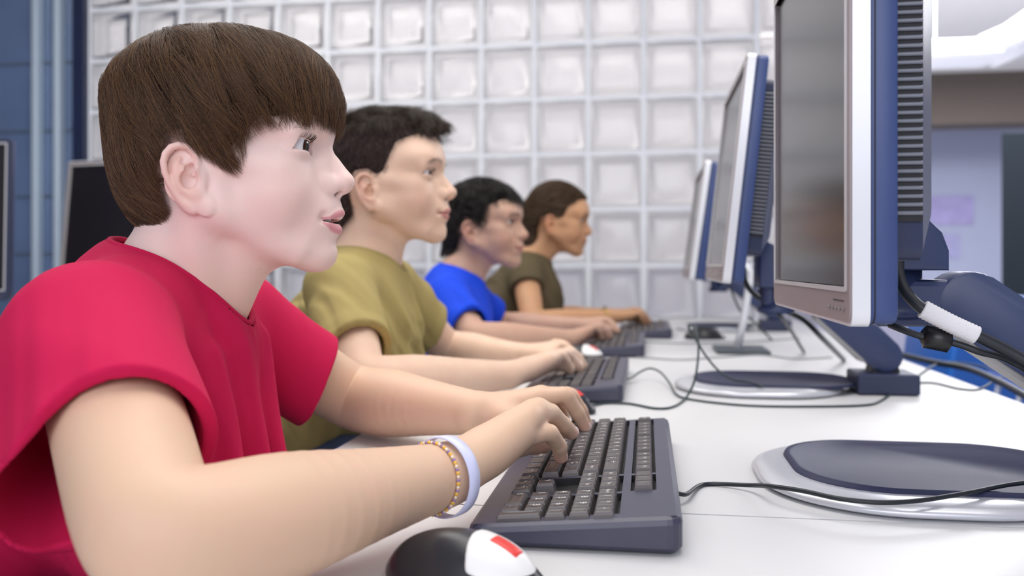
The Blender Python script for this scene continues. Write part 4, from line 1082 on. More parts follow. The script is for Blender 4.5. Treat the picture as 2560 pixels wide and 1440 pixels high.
def ring_base(e, x0, x1, y0, y1):
    """oblong silver foot with a dark sunken dish"""
    sil = mat('silver_base', (0.66, 0.67, 0.72), 0.28, metal=0.35); dish = mat('navy_dish', (0.026, 0.030, 0.075), 0.5, spec=0.25)
    mb = MB(); bm = mb.bm
    def ring(m, z, r): return [bm.verts.new((x, y, z)) for x, y in rrect(x0 + m, y0 + m, x1 - m * 0.5, y1 - m, r, 14)]
    R = [ring(0.006, 0.0015, 0.118), ring(0.0, 0.0045, 0.122), ring(0.003, 0.009, 0.120), ring(0.012, 0.0125, 0.112), ring(0.026, 0.0145, 0.100), ring(0.032, 0.0145, 0.094)]
    for a, b in zip(R, R[1:]):
        for k in range(len(a)): bm.faces.new((a[k], a[(k + 1) % len(a)], b[(k + 1) % len(a)], b[k]))
    bm.faces.new(list(reversed(R[0]))); bm.faces.new(R[-1])
    b = mb.build('base', sil, e, True)
    mb = MB(); bm = mb.bm
    def rg2(m, z): return [bm.verts.new((x, y, z)) for x, y in rrect(x0 + m, y0 + m * 1.05, x1 + 0.02, y1 - m * 0.72, 0.085, 14)]
    R = [rg2(0.034, 0.0138), rg2(0.036, 0.0185), rg2(0.041, 0.0185), rg2(0.047, 0.0150)]
    for a, c in zip(R, R[1:]):
        for k in range(len(a)): bm.faces.new((a[k], a[(k + 1) % len(a)], c[(k + 1) % len(a)], c[k]))
    bm.faces.new(R[-1]); d = mb.build('dish', dish, e, True); d['label'] = 'dark sunken dish in the silver base'
def arm_stand(e, top, bot, yc=0.0, wid=0.05, mount=None):
    """top/bot: (x, z) of the hinge axes"""
    navy = mat('navy_arm', (0.034, 0.050, 0.130), 0.36, noise=(50, 0.08)); pale = mat('arm_underside', (0.42, 0.41, 0.40), 0.4, metal=0.3); dk = mat('hinge_dark', (0.012, 0.014, 0.024), 0.4)
    (xt, zt_), (xb, zb_) = top, bot; dx, dz = xb - xt, zb_ - zt_; L = math.hypot(dx, dz); ang = math.atan2(dz, dx)
    pts = []
    for cx, r, a0 in ((0, 0.030, 90), (L, 0.028, -90)):
        for i in range(13): a = math.radians(a0 + 180 * i / 12); pts.append((cx + r * math.cos(a), r * math.sin(a)))
    Mx = Matrix.Translation((xt, yc, zt_)) @ Matrix.Rotation(-ang, 4, 'Y') @ Matrix.Rotation(math.radians(90), 4, 'X')
    a_ = smooth_by_angle(MB().prism(pts, -wid / 2, wid / 2, Mx, 0.004).build('arm', navy, e), 35)
    smooth_by_angle(MB().prism([(0.02, -0.0275), (L - 0.02, -0.0275), (L - 0.02, -0.034), (0.03, -0.034)], -wid / 2 + 0.003, wid / 2 - 0.003, Mx).build('arm_underside', pale, a_), 30)
    for (x, z), r in ((top, 0.024), (bot, 0.024)):
        MB().lathe([(r * 0.9, -wid / 2 - 0.018), (r, -wid / 2 - 0.015), (r, wid / 2 - 0.009), (r * 0.9, wid / 2 - 0.006)], M=Matrix.Translation((x, yc, z)) @ Matrix.Rotation(math.radians(90), 4, 'X')).build('hinge', dk, e, True)
    # foot block under the lower hinge
    MB().box((xb - 0.05, yc - 0.045, 0.001), (xb + 0.05, yc + 0.045, 0.036), 0.004).build('foot', mat('navy_housing', (0.02, 0.03, 0.08)), e)
    MB().prism([(xb - 0.024, 0.034), (xb + 0.024, 0.034), (xb + 0.018, zb_), (xb - 0.018, zb_)], -0.02, 0.02, Matrix.Translation((0, yc, 0)) @ Matrix.Rotation(math.radians(90), 4, 'X')).build('foot_neck', dk, e)
    if mount: 
        xm, zm = mount       # neck from the housing down to the upper hinge
        P = [(xm - 0.055, zm + 0.060), (xm - 0.020, zm + 0.035), (xm + 0.010, zm + 0.005), (xm + 0.016, zm - 0.012), (xm + 0.016, zm - 0.030), (xm - 0.055, zm - 0.030)]
        smooth_by_angle(MB().prism(P, -0.045, 0.045, Matrix.Translation((0, yc, 0)) @ Matrix.Rotation(math.radians(90), 4, 'X'), 0.004).build('neck', navy, e), 30)
        MB().lathe([(0.030, 0), (0.032, 0.003), (0.032, 0.010), (0.026, 0.013), (0.026, 0.045)], M=Matrix.Translation((xm - 0.022, yc, zm - 0.075))).build('swivel', navy, e, True)
        MB().box((xm - 0.045, yc - 0.024, zt_ - 0.022), (xt - 0.002, yc + 0.024, zt_ + 0.022), 0.006).build('hinge_block', navy, e)
def monitor(a, b, label, face, zb, w, h, tilt, base, top, bot, mount, yc=0.0):
    e = empty('monitor', R2W(a, b, TAB), RZ, label, 'monitor', 'monitors in the row')
    monitor_head(e, face, zb, w, h, math.radians(tilt))
    if base: ring_base(e, *base)
    if top: arm_stand(e, top, bot, yc, mount=mount)
    return e
monitor(0.893, 0.0, 'nearest monitor, its dark screen edge-on and ribbed vents on its side', 0.152, 0.171, 0.405, 0.37, 0.0,
        (0.110, 0.40, -0.105, 0.185), (0.298, 0.182), (0.465, 0.066), (0.256, 0.243), yc=0.0)
monitor(1.640, 0.0, 'second monitor, tilted back behind the nearest one', 0.119, 0.190, 0.405, 0.37, 6.3,
        (0.050, 0.335, -0.165, 0.105), (0.290, 0.170), (0.400, 0.064), (0.245, 0.210), yc=-0.05)
monitor(3.060, 0.0, 'farthest monitor on an angled arm, mostly behind the third one', 0.160, 0.170, 0.40, 0.32, 8,
        (0.100, 0.34, -0.12, 0.13), (0.300, 0.160), (0.425, 0.062), (0.262, 0.205))
m3 = empty('monitor', R2W(2.35, 0.0, TAB), RZ, 'third monitor on a slanted silver strut with a flat foot', 'monitor', 'monitors in the row')
monitor_head(m3, 0.100, 0.185, 0.40, 0.29, math.radians(8))
MB().box((0.17, -0.14, 0.0), (0.30, 0.02, 0.010), 0.004).build('base', mat('slate_plate', (0.06, 0.075, 0.09), 0.4), m3)
MB().tube([(0.225, -0.07, 0.008), (0.243, -0.06, 0.08), (0.262, -0.045, 0.20), (0.20, 0.0, 0.27)], [0.011, 0.010, 0.010, 0.012], 10).build('strut', mat('silver_rim', (0.8, 0.8, 0.8)), m3, True)

# ---------------------------------------------------------------- cables
def cable(name, pts, r, label, m=None, n=8, cat='cable', group=None):
    o = MB().tube(spline(pts, n), r, 8).build(name, m or mat('black_cable', (0.012, 0.016, 0.022), 0.45), None, True)
    return tag(o, label, cat, group)
def TT(lst, z=TAB + 0.0022): return [T(p[0], p[1], p[2] if len(p) > 2 else z) for p in lst]
gm = mat('grey_green_cable', (0.035, 0.055, 0.06), 0.45)
cable('keyboard_cable', [R2W(0.82, 0.02, TAB + 0.012), R2W(0.82, 0.035, TAB + 0.008)] + TT([(1760, 1211), (1870, 1213, TAB + 0.006), (1930, 1216, TAB + 0.0165), (2010, 1228, TAB + 0.0185), (2100, 1247, TAB + 0.0185), (2200, 1256, TAB + 0.0185), (2300, 1251, TAB + 0.0185), (2420, 1232, TAB + 0.0200), (2520, 1212, TAB + 0.021), (2640, 1195, TAB + 0.021), (2700, 1160, TAB + 0.010), (2760, 1120, TAB + 0.003)]), 0.0021,
      'dark keyboard cable running from the nearest keyboard over the round monitor base')
cable('keyboard_cable', TT([(1570, 948, TAB + 0.010), (1582, 943, TAB + 0.010), (1600, 930, TAB + .016), (1625, 921, TAB + .022), (1650, 930, TAB + .02), (1672, 955, TAB + .012), (1690, 985, TAB + 0.004), (1720, 997), (1800, 1008), (1900, 1015), (2050, 1016), (2160, 1013), (2200, 1003), (2240, 975), (2290, 942), (2330, 916, TAB + .004), (2370, 905, TAB + .004), (2440, 913, TAB + 0.004), (2500, 928, TAB + .004)]), 0.0019,
      'thin grey-green cable hooking out of the second keyboard and along the table', gm)
cable('mouse_cable', TT([(1452, 1021, TAB + 0.010), (1500, 1010), (1570, 1009), (1640, 1021), (1685, 1016), (1718, 990, TAB + 0.006)]) + [W(1738, 945, 1.42), W(1746, 880, 1.45), W(1743, 838, 1.47), W(1733, 815, 1.49), W(1722, 820, 1.50), W(1740, 850, 1.51), W(1765, 890, 1.52), W(1795, 925, 1.53)] + TT([(1830, 948, TAB + 0.022), (1870, 955, TAB + 0.020), (1908, 966, TAB + 0.0185)]), 0.0019,
      'thin mouse cable rising in a pointed loop beside the second monitor base', gm)
cable('cable', TT([(2206, 966), (2260, 960), (2330, 957), (2400, 972), (2450, 972), (2500, 945), (2560, 935)]), 0.0018, 'thin cable lying behind the second monitor foot near the table edge', gm)
cable('cable', TT([(1590, 893), (1700, 899), (1800, 893), (1900, 887), (1990, 897), (2080, 893)]), 0.0018, 'thin pale grey cable crossing the table before the third monitor', mat('pale_cable', (0.30, 0.31, 0.33), 0.5))
cable('cable', TT([(2150, 872), (2230, 882), (2330, 905), (2420, 922), (2500, 955), (2600, 1010)], TAB + 0.006), 0.0065, 'thick black cable bundle along the blue table edge')
cable('cable', TT([(1600, 853), (1700, 858), (1850, 855), (2000, 845)]), 0.002, 'thin cable on the table past the white mouse', mat('pale_cable', (0.3, 0.3, 0.3)))
# monitor leads of the nearest monitor
c1 = cable('video_cable', [W(2246, 640, 0.80), W(2248, 690, 0.79), W(2268, 735, 0.78), W(2310, 775, 0.77), W(2375, 808, 0.765), W(2440, 838, 0.76), W(2520, 878, 0.755), W(2600, 930, 0.75), W(2680, 1010, 0.76), T(2740, 1120, TAB + 0.006)], 0.0052, 'black video cable behind the nearest monitor, wrapped in a white sleeve')
sl = MB(); pts = spline([W(2306, 772, 0.771), W(2375, 808, 0.765), W(2442, 839, 0.76)], 16)
sl.tube(pts, [0.0078 + 0.0006 * (k % 2) for k in range(len(pts))], 14); s_ = sl.build('sleeve', mat('white_spiral_wrap', (0.80, 0.79, 0.82), 0.6, bump=(500, 0.6, 0.001)), c1, True); s_['label'] = 'white spiral cable wrap'
c2 = cable('power_cable', [W(2225, 812, 0.80), W(2250, 822, 0.79), W(2300, 840, 0.78), W(2345, 848, 0.775), W(2400, 862, 0.77), W(2450, 880, 0.765), W(2520, 900, 0.77), W(2600, 960, 0.80), T(2680, 1110, TAB + 0.004)], 0.0032, 'black power cable with a moulded block hanging under the nearest monitor')
MB().tube([W(2306, 840, 0.779), W(2312, 841, 0.779), W(2372, 853, 0.7735), W(2378, 854, 0.773)], [0.006, 0.0105, 0.0105, 0.006], 12).build('ferrite_block', mat('black_rubber', (0.010, 0.010, 0.012), 0.35), c2, True)
cable('cable', [W(1860, 670, 1.62), W(1862, 700, 1.63), W(1880, 730, 1.63), W(1915, 755, 1.62), W(1960, 775, 1.62), W(2010, 800, 1.60), W(2060, 850, 1.66), T(2110, 900, TAB + .004)], 0.005, 'black cable hanging from the second monitor')
cable('cable', [W(1890, 640, 1.75), W(1905, 700, 1.76), W(1900, 740, 1.76), W(1925, 770, 1.75), W(1960, 800, 1.75), T(2010, 880, TAB + 0.004)], 0.004, 'black cable looping between the second and third monitors')
cable('cable', [W(1820, 700, 2.5), W(1830, 730, 2.5), W(1850, 775, 2.5), W(1880, 800, 2.5), T(1930, 850, TAB + 0.004)], 0.003, 'thin dark cable dangling beside the slanted silver strut')

# ---------------------------------------------------------------- chairs
def blue_chair(loc, rz, label, col=(0.02, 0.16, 0.62), name='chair', group='blue shell chairs beyond the table'):
    e = empty(name, loc, rz, label, 'chair', group)
    pl = mat('chair_plastic_%d' % int(col[2] * 100), col, 0.35); st = mat('chair_steel', (0.45, 0.47, 0.52), 0.3, metal=0.8)
    MB().box((-0.20, -0.20, 0.432), (0.21, 0.20, 0.456), 0.011, seg=3).build('seat', pl, e, True)
    MB().box((-0.012, -0.205, -0.15), (0.012, 0.205, 0.17), 0.011, Matrix.Translation((-0.235, 0, 0.695)) @ Matrix.Rotation(math.radians(-8), 4, 'Y'), seg=3).build('backrest', pl, e, True)
    for s in (-1, 1):
        MB().tube([(0.18, s * 0.17, 0.0), (0.15, s * 0.16, 0.43)], 0.011, 8).build('leg', st, e, True)
        MB().tube([(-0.22, s * 0.17, 0.0), (-0.16, s * 0.16, 0.43)], 0.011, 8).build('leg', st, e, True)
        MB().tube([(-0.15, s * 0.13, 0.44), (-0.22, s * 0.13, 0.48), (-0.245, s * 0.13, 0.66)], 0.009, 8).build('back_post', st, e, True)
    return e
for px, d, rz, lb in ((2110, 2.60, 172, 'blue plastic chair seen just under the nearest monitor'), (2345, 3.15, 165, 'blue plastic chair behind the moulded cable block'), (2530, 2.55, 178, 'blue plastic chair behind the pale underside of the monitor arm')):
    p = W(px, 800, d); blue_chair((p.x, p.y, 0), math.radians(rz), lb)
ft = empty('table', (W(2400, 790, 4.1).x, 4.15, 0), RZ, 'farther white table beyond the blue chairs on the right', 'table')
MB().box((-0.22, -0.35, TAB - 0.03), (0.9, 0.35, TAB), 0.003).build('tabletop', mat('table_laminate', (0.7, 0.7, 0.7)), ft)
MB().box((-0.19, -0.32, 0.25), (0.87, -0.30, TAB - 0.03)).build('modesty_panel', mat('bright_blue_panel', (0.02, 0.14, 0.55), 0.5), ft)
for x in (-0.17, 0.85):
    for y in (-0.28, 0.30): MB().box((x - 0.02, y - 0.02, 0), (x + 0.02, y + 0.02, TAB - 0.03), 0.003).build('leg', mat('table_leg_paint', (0.1, 0.1, 0.2)), ft)
def black_chair(loc, rz, label):
    """task chair: padded seat and back, five-star base; back towards -x"""
    e = empty('office_chair', loc, rz, label, 'chair', 'black chairs of the pupils'); bk = mat('chair_black_fabric', (0.010, 0.010, 0.014), 0.7, bump=(300, 0.3, 0.001)); st = mat('chair_base_black', (0.015, 0.015, 0.018), 0.4)
    v, f = mesh_sdf([el((0, 0, 0.44), (0.235, 0.225, 0.045))], (-0.26, -0.26, 0.36), (0.26, 0.26, 0.52), 0.008, 0); me, v = np_mesh('seat', [(v, f)]); link_mesh('seat', me, bk, e)
    v, f = mesh_sdf([el((-0.30, 0, 0.74), (0.035, 0.20, 0.20))], (-0.36, -0.25, 0.5), (-0.24, 0.25, 0.98), 0.008, 0); me, v = np_mesh('backrest', [(v, f)]); link_mesh('backrest', me, bk, e)
    MB().tube([(-0.10, 0, 0.40), (-0.30, 0, 0.42), (-0.335, 0, 0.60), (-0.325, 0, 0.72)], 0.016, 8).build('back_post', st, e, True)
    MB().tube([(0, 0, 0.09), (0, 0, 0.41)], 0.026, 12).build('gas_column', st, e, True)
    for k in range(5):
        a = math.radians(72 * k); MB().tube([(0, 0, 0.10), (0.27 * math.cos(a), 0.27 * math.sin(a), 0.062)], [0.022, 0.014], 8).build('base_arm', st, e, True)
        MB().lathe([(0.020, -0.02), (0.026, -0.016), (0.026, 0.016), (0.020, 0.02)], M=Matrix.Translation((0.27 * math.cos(a), 0.27 * math.sin(a), 0.026)) @ Matrix.Rotation(a, 4, 'Z') @ Matrix.Rotation(math.radians(90), 4, 'X'), seg=14).build('caster', st, e, True)
    return e

# ---------------------------------------------------------------- things behind the nearest boy
def back_row():
    p = W(150, 600, 2.6); e = empty('table', (p.x - 0.35, 2.75, 0), math.radians(-4), 'table behind the boy in red, carrying the dark monitor', 'table')
    top = mat('table_laminate', (0.7, 0.7, 0.7)); leg = mat('table_leg_paint', (0.1, 0.1, 0.2))
    MB().box((-0.85, -0.38, TAB - 0.026), (0.85, 0.38, TAB), 0.002).build('tabletop', top, e)
    for x in (-0.78, 0.78):
        for y in (-0.32, 0.32): MB().box((x - 0.02, y - 0.02, 0), (x + 0.02, y + 0.02, TAB - 0.026), 0.003).build('leg', leg, e)
    m = empty('monitor', (W(300, 600, 2.62).x, 2.62, TAB), math.radians(72), 'dark monitor with a pale left edge behind the head of the boy in red', 'monitor')
    monitor_head(m, -0.03, 0.10, 0.42, 0.44, math.radians(6))
    MB().box((-0.06, -0.12, 0), (0.12, 0.12, 0.012), 0.004).build('base', mat('slate_plate', (0.05, 0.05, 0.06)), m)
    MB().box((0.035, -0.03, 0.01), (0.07, 0.03, 0.32), 0.004).build('stand', mat('slate_plate', (0.05, 0.05, 0.06)), m)
    m = empty('monitor', (W(-160, 600, 2.45).x, 2.50, TAB), math.radians(96), 'black monitor cut by the left edge of the picture', 'monitor')
    monitor_head(m, -0.03, 0.12, 0.36, 0.46, math.radians(2), rim=mat('navy_housing', (0.02, 0.03, 0.08)))
    MB().box((-0.06, -0.12, 0), (0.12, 0.12, 0.012), 0.004).build('base', mat('slate_plate', (0.05, 0.05, 0.06)), m)
    MB().box((0.035, -0.03, 0.01), (0.07, 0.03, 0.32), 0.004).build('stand', mat('slate_plate', (0.05, 0.05, 0.06)), m)
back_row()

# ---------------------------------------------------------------- the pupils
def auto_hand(w, kc, tc, lat, sc=1.0, thumb_side=-1, r=0.0105):
    """hand from wrist w, middle of the knuckles kc, middle of the fingertips tc; lat points to the little finger"""
    w, kc, tc, lat = (np.array([float(y) for y in x]) for x in (w, kc, tc, lat)); lat = lat / np.linalg.norm(lat)
    m, f = [], []
    for i, (q, ln) in enumerate(((-1.5, 0.93), (-0.5, 1.0), (0.5, 0.96), (1.5, 0.80))):
        k = kc + lat * q * 0.0195 * sc; t = kc + (tc - kc) * ln + lat * q * 0.0215 * sc
        if abs(tc[2] - t[2]) > 0: t[2] = tc[2]
        p = k + (t - k) * 0.45 + np.array([0, 0, 0.017 * sc]); d = k + (t - k) * 0.80 + np.array([0, 0, 0.012 * sc])
        m.append(k); f.append(dict(pts=[p, d, t], r=(r, r * .88, r * .78, r * .70) if q < 1.2 else (r * .9, r * .78, r * .7, r * .62)))
    ax = (kc - w); a = w + ax * 0.25 - lat * 0.020 * sc; b = w + ax * 0.75 - lat * 0.040 * sc; c = w + ax * 1.15 - lat * 0.042 * sc; e_ = w + ax * 1.45 - lat * 0.036 * sc
    b[2] -= 0.008; c[2] = (b[2] + tc[2]) / 2; e_[2] = tc[2] + 0.002
    return hand_prims(w, m, f, dict(pts=[a, b, c, e_], r=(0.0145, 0.012, 0.0100, 0.0085)), wr=0.0225)
def brows(person, V3l, prims, M, T, S, col, n, rng, lid=(24, 18)):
    """eyebrows and lashes"""
    L = [(0.0900, -0.0140, 0.0165), (0.0885, -0.0260, 0.0205), (0.0830, -0.0380, 0.0200), (0.0720, -0.0480, 0.0150)]
    Q = V3l.copy(); Q[:, 1] = -np.abs(Q[:, 1]); d = seg_dist(Q * np.array([0, 1, 1]), [(0, y, z) for x, y, z in L]); sel = V3l[(d < 0.0028) & (V3l[:, 0] > 0.06)]
    if len(sel) < 10: return
    def flow(P, N):
        F = np.zeros_like(P); F[:, 1] = np.sign(P[:, 1]); F[:, 0] = -0.3; F[:, 2] = 0.35 - 18 * (np.abs(P[:, 1]) - 0.014); return F
    st, rr = groom(dict(mesh=(sel, None), prims=prims), M, T, S, flow, n, 4, 0.0019, rng, r0=0.00011, jit=0.15, sink=-0.0002, lift=0.0006)
    hm = hair_mat('brow_strand', col, 0.5); b = curves('eyebrows', st, rr, hm, person)
    K = []; a = math.radians(lid[0]); X = Q[:, 0] - 0.0720; y = Q[:, 1] + 0.0330
    Xe = X - (0.0044 - np.where(y < 0, 42, 24) * y * y); wv = (Q[:, 2] + 0.0012 + y * 0.05) * math.cos(a) - Xe * math.sin(a)
    ok = (np.abs(wv) < 0.0012) & (Xe > 0.0005) & (np.abs(y) < 0.0165) & (X < 0.022); Qe, ye = Q[ok], y[ok]
    for u in np.linspace(-0.0140, 0.0120, 90):
        m = np.abs(ye - u) < 0.0011
        if not m.any(): continue
        Em = np.linalg.norm((Qe[m] - np.array([0.0720, -0.0330, 0])) * np.array([1, 0.85, 1]), axis=1); p = Qe[m][np.argmin(np.abs(Em - 0.0150))]
        for side in (-1, 1):
            p0 = np.array([p[0] - 0.0004, side * abs(p[1]), p[2] - 0.0010]); dr = np.array([0.9, -side * (u / 0.0135) * 0.55, 0.10]); dr /= np.linalg.norm(dr)
            K.append([p0 + dr * t * 0.0055 + np.array([0, 0, 0.0035]) * t * t + rng.normal(0, 0.0002, 3) * t for t in (0, .33, .66, 1)])
    if not K: return
    K = np.array(K); rr = np.ones((len(K), 4)) * np.array([1.2, .9, .6, .25]) * 0.00010 * S
    curves('eyelashes', ((K.reshape(-1, 3) * S) @ np.array(M).T + T).reshape(K.shape), rr, hm, person)
def trousers(person, hip, knee_x, m, y, sv=0.006):
    pr = [rc((hip[0], y - 0.08, hip[2]), (hip[0], y + 0.08, hip[2]), 0.105, 0.105, k=0.02), rc(hip, (hip[0] + 0.05, y, hip[2] + 0.14), 0.11, 0.11, k=0.05)]
    for s in (-1, 1):
        pr.append(limb([(hip[0], y + s * 0.085, hip[2]), (hip[0] + 0.2, y + s * 0.095, hip[2] + 0.005), (knee_x - 0.03, y + s * 0.10, 0.545), (knee_x, y + s * 0.10, 0.50), (knee_x - 0.01, y + s * 0.10, 0.28), (knee_x - 0.03, y + s * 0.10, 0.09)], [0.085, 0.078, 0.062, 0.058, 0.052, 0.048], 5, k=0.02))
    v, f = mesh_sdf(pr, (hip[0] - 0.16, y - 0.22, 0.05), (knee_x + 0.1, y + 0.22, 0.80), sv * 1.6, 0); me, v = np_mesh('trousers', [(v, f)]); world_child(link_mesh('trousers', me, m), person)
    for s in (-1, 1):
        v, f = mesh_sdf([limb([(knee_x - 0.06, y + s * 0.10, 0.042), (knee_x + 0.02, y + s * 0.10, 0.045), (knee_x + 0.12, y + s * 0.105, 0.034)], [0.040, 0.040, 0.032], 5), Prim(lambda P: 0.004 - P[:, 2], (0, 0, 0), 9, 'i', 0.004)], (knee_x - 0.12, y + s * 0.10 - 0.06, -0.01), (knee_x + 0.18, y + s * 0.10 + 0.06, 0.11), 0.007, 0)
        me, v = np_mesh('shoe', [(v, f)]); world_child(link_mesh('shoe', me, mat('shoe_canvas', (0.05, 0.05, 0.07), 0.7)), person)
def pupil(c):
    rng = np.random.default_rng(c['seed']); S = c['S']; M = rotm(0, c.get('pitch', 0), c.get('yaw', 0)); T = np.array(c['T'], float)
    mid = np.array(c['mid'], float); y0 = mid[1]; res = c['res']
    person = empty('person', (mid[0] - 0.12, y0, 0), label=c['label'], cat='person')
    M0 = M
    nkb = c['neckb']      # neck base in world
    h = dict(c.get('face', {})); h['neck'] = []
    hpl = head_prims(h); hp = place(hpl, M, T, S)
    base = M @ (np.array([-0.014, 0, -0.050]) * S) + T; nb = np.array(nkb, float)
    hp += [rc(base, nb, c['nr'] * 0.90, c['nr'] * 1.06, k=0.022), rc(M @ (np.array([0.022, 0, -0.078]) * S) + T, nb + np.array([0.03, 0, -0.01]), 0.022, 0.030, k=0.02), rc(nb, nb + np.array([0.0, 0, -0.10]), c['nr'] * 1.06, 0.08, k=0.03)]
    hv, hf = mesh_sdf(hp, T + np.array([-0.13, -0.12, -0.24]) * S, T + np.array([0.145, 0.12, 0.115]) * S, res)
    parts = [(hv, hf)]; V3l = ((hv - T) @ M) / S
    AR = []
    for sd in 'RL':
        a = c[sd]; pr = arm_prims(a['sh'], a['el'], a['wr'], c.get('ar', (0.043, 0.037, 0.038, 0.032, 0.0228))) + auto_hand(a['wr'], a['kn'], a['tip'], a['lat'], c.get('hs', 1.0))
        lo = np.min([p.c - p.r for p in pr], 0) - .002; hi = np.max([p.c + p.r for p in pr], 0) + .002
        parts.append(mesh_sdf(pr, lo, hi, res * 1.15)); AR.append(pr)
    me, v = np_mesh('person', parts); lip, fl, dk = head_paint(v, M, T, S, h); far = np.arange(len(v)) >= len(hv); lip[far] = 0; dk[far] = 0; fl[far] = 0
    set_attr(me, 'lip', lip); set_attr(me, 'flush', fl); set_attr(me, 'dark', dk); world_child(link_mesh('body', me, c['skin']), person)
    eyes(person, M, T, S, gaze=c.get('gaze', (1, -0.1, -0.12)))
    brows(person, V3l, hpl, M, T, S, c.get('browcol', c['haircol']), 210, rng, h.get('lid', (24, 18)))
    hb = None
    for L in c['hair']:
        hb = hair_build(person, M, T, S, L['poly'], L['outer'], L['flow'], L.get('col', c['haircol']), L.get('tip', c['hairtip']), L['n'], rng, **L.get('kw', {}))
    # shirt
    col = c['shirt']; sh = []
    lean = c['lean']; ax = np.array([math.sin(math.radians(lean)), 0, math.cos(math.radians(lean))])
    tc = mid - ax * 0.21 + np.array([-0.01, 0, 0]); w = c.get('w', 0.16)
    A, B = np.array(c['R']['sh'], float), np.array(c['L']['sh'], float)
    sh += [rc(A + [0, 0.02, 0.004], mid + [-0.005, 0, 0.01], 0.052, 0.062, k=0.02), rc(mid + [-0.005, 0, 0.01], B + [0, -0.02, 0.004], 0.062, 0.052, k=0.03),
           el(tc, (0.110, w, 0.27), rot=(0, lean, 0), k=0.04), el(mid + np.array([0.012, 0, -0.085]), (c.get('chest', 0.088), w * 0.9, 0.125), k=0.03), rc(mid + [-0.01, 0, 0.01], nb + [0.01, 0, -0.02], 0.058, 0.050, k=0.03)]
    for sd in 'RL':
        a = c[sd]; sA, el_, = np.array(a['sh'], float), np.array([float(q) for q in a['el']]); d = el_ - sA; L_ = np.linalg.norm(d); d /= L_; t = a.get('hem', 0.6) * L_; hm = sA + d * t
        sh.append(comp([rc(sA, hm + d * 0.02, c.get('slr', 0.058), c.get('slr', 0.058) - 0.004, k=0.02), rc(hm - d * 0.022, hm + d * 0.02, c.get('slr', 0.058) * 1.0, c.get('slr', 0.058), k=0.004)], [rc(sA + d * 0.05, hm + d * 0.05, 0.042, c.get('slr', 0.058) - 0.008)], [plane(hm, d + np.array(a.get('cut', (0, 0, 0))))], k=0.02, kk=0.002))
    for a_, b_, r_ in c.get('folds', ()): sh.append(fold(a_, b_, r_ * 0.6, k=0.02, r1=r_))
    outer = list(sh); cvl = []
    for q in (rc(base + [0, 0, 0.02], nb, c['nr'] + 0.006, c['nr'] + 0.013), rc(nb, nb + np.array([0.055, 0, 0.01]), c['nr'] + 0.006, 0.036), rc(nb, nb + np.array([0, 0, -0.05]), c['nr'] + 0.008, 0.03)):
        cvl.append(Prim(q.f, q.c, q.r, 'u', 0.0)); q.op = 's'; q.k = 0.003; sh.append(q)
    sh = [wave(0.0055 * c.get('wamp', 1), 58, c.get('wdir', (0.6, 0.7, 0.4)), c['seed'], mid + np.array([-0.04, 0, -0.1]), top=mid[2] + 0.06), wave(0.0030 * c.get('wamp', 1), 120, (0.8, 0.3, 0.5), c['seed'] + 1, mid + np.array([-0.04, 0, -0.1]), top=mid[2] + 0.06)] + sh
    v, f = mesh_sdf(sh, (mid[0] - 0.36, y0 - 0.34, 0.46), (mid[0] + 0.24, y0 + 0.36, mid[2] + 0.12), max(0.0040, res * 1.5)); me, v = np_mesh('t_shirt', [(v, f)])
    ts = link_mesh(c.get('shirt_name', 't_shirt'), me, col); world_child(ts, person)['label'] = c['shirt_label']
    collar('collar', ts, v, sh[:2] + outer, sh[:2] + cvl, tuple(nb + np.array([0.01, 0, 0.0])), (0.3, 0, 0.95), 0.0036, col)
    for nm_, t_, cl_, r_ in c.get('bands', ()):
        a = np.array([float(q) for q in c['R']['el']]); b = np.array([float(q) for q in c['R']['wr']]); d = Vector(b - a).normalized(); p = Vector(a + (b - a) * t_); q = d.to_track_quat('Z', 'Y').to_matrix()
        pts = [p + q @ Vector((0.0262 * math.cos(u), 0.0262 * math.sin(u), 0)) for u in np.linspace(0, 2 * math.pi, 25)]; world_child(MB().tube(pts, r_, 8, caps=False).build(nm_, mat('band_' + nm_, cl_, 0.4), None, True), person)
        b2 = np.array([float(q) for q in c['L']['wr']]); a2 = np.array([float(q) for q in c['L']['el']]); d = Vector(b2 - a2).normalized(); p = Vector(a2 + (b2 - a2) * 0.95); q = d.to_track_quat('Z', 'Y').to_matrix()
        pts = [p + q @ Vector((0.0262 * math.cos(u), 0.0262 * math.sin(u), 0)) for u in np.linspace(0, 2 * math.pi, 25)]; world_child(MB().tube(pts, 0.004, 8, caps=False).build('watch', mat('watch_dark', (0.01, 0.01, 0.014), 0.3), None, True), person)
    hip = mid - ax * 0.42 + np.array([-0.03, 0, 0]); hip[2] = 0.60
    trousers(person, tuple(hip), hip[0] + 0.42, mat('denim', (0.03, 0.045, 0.10), 0.8), y0)
    ch = black_chair((hip[0] - 0.02, y0, 0.0), 0.0, c['chair'])
    return person
make_hero()
SK2 = skin_mat('skin_olive', (0.80, 0.57, 0.43), (0.58, 0.24, 0.22), (0.68, 0.36, 0.28))
SK3 = skin_mat('skin_tan', (0.60, 0.38, 0.28), (0.44, 0.19, 0.17), (0.55, 0.24, 0.18))
SK4 = skin_mat('skin_warm', (0.62, 0.35, 0.19), (0.44, 0.18, 0.14), (0.60, 0.24, 0.14))
def flow_crop(P, N):          # tousled crop: forward and up on top, down on the sides
    F = np.zeros_like(P); up = np.clip(N[:, 2], 0, 1)
    F[:, 0] = 0.2 + 0.8 * up; F[:, 2] = -0.9 * (1 - up) + 0.5 * up; F[:, 1] = -0.15 * np.sign(P[:, 1]); return F
def flow_down(P, N):
    F = np.zeros_like(P); F[:, 2] = -1; F[:, 0] = -0.25; return F
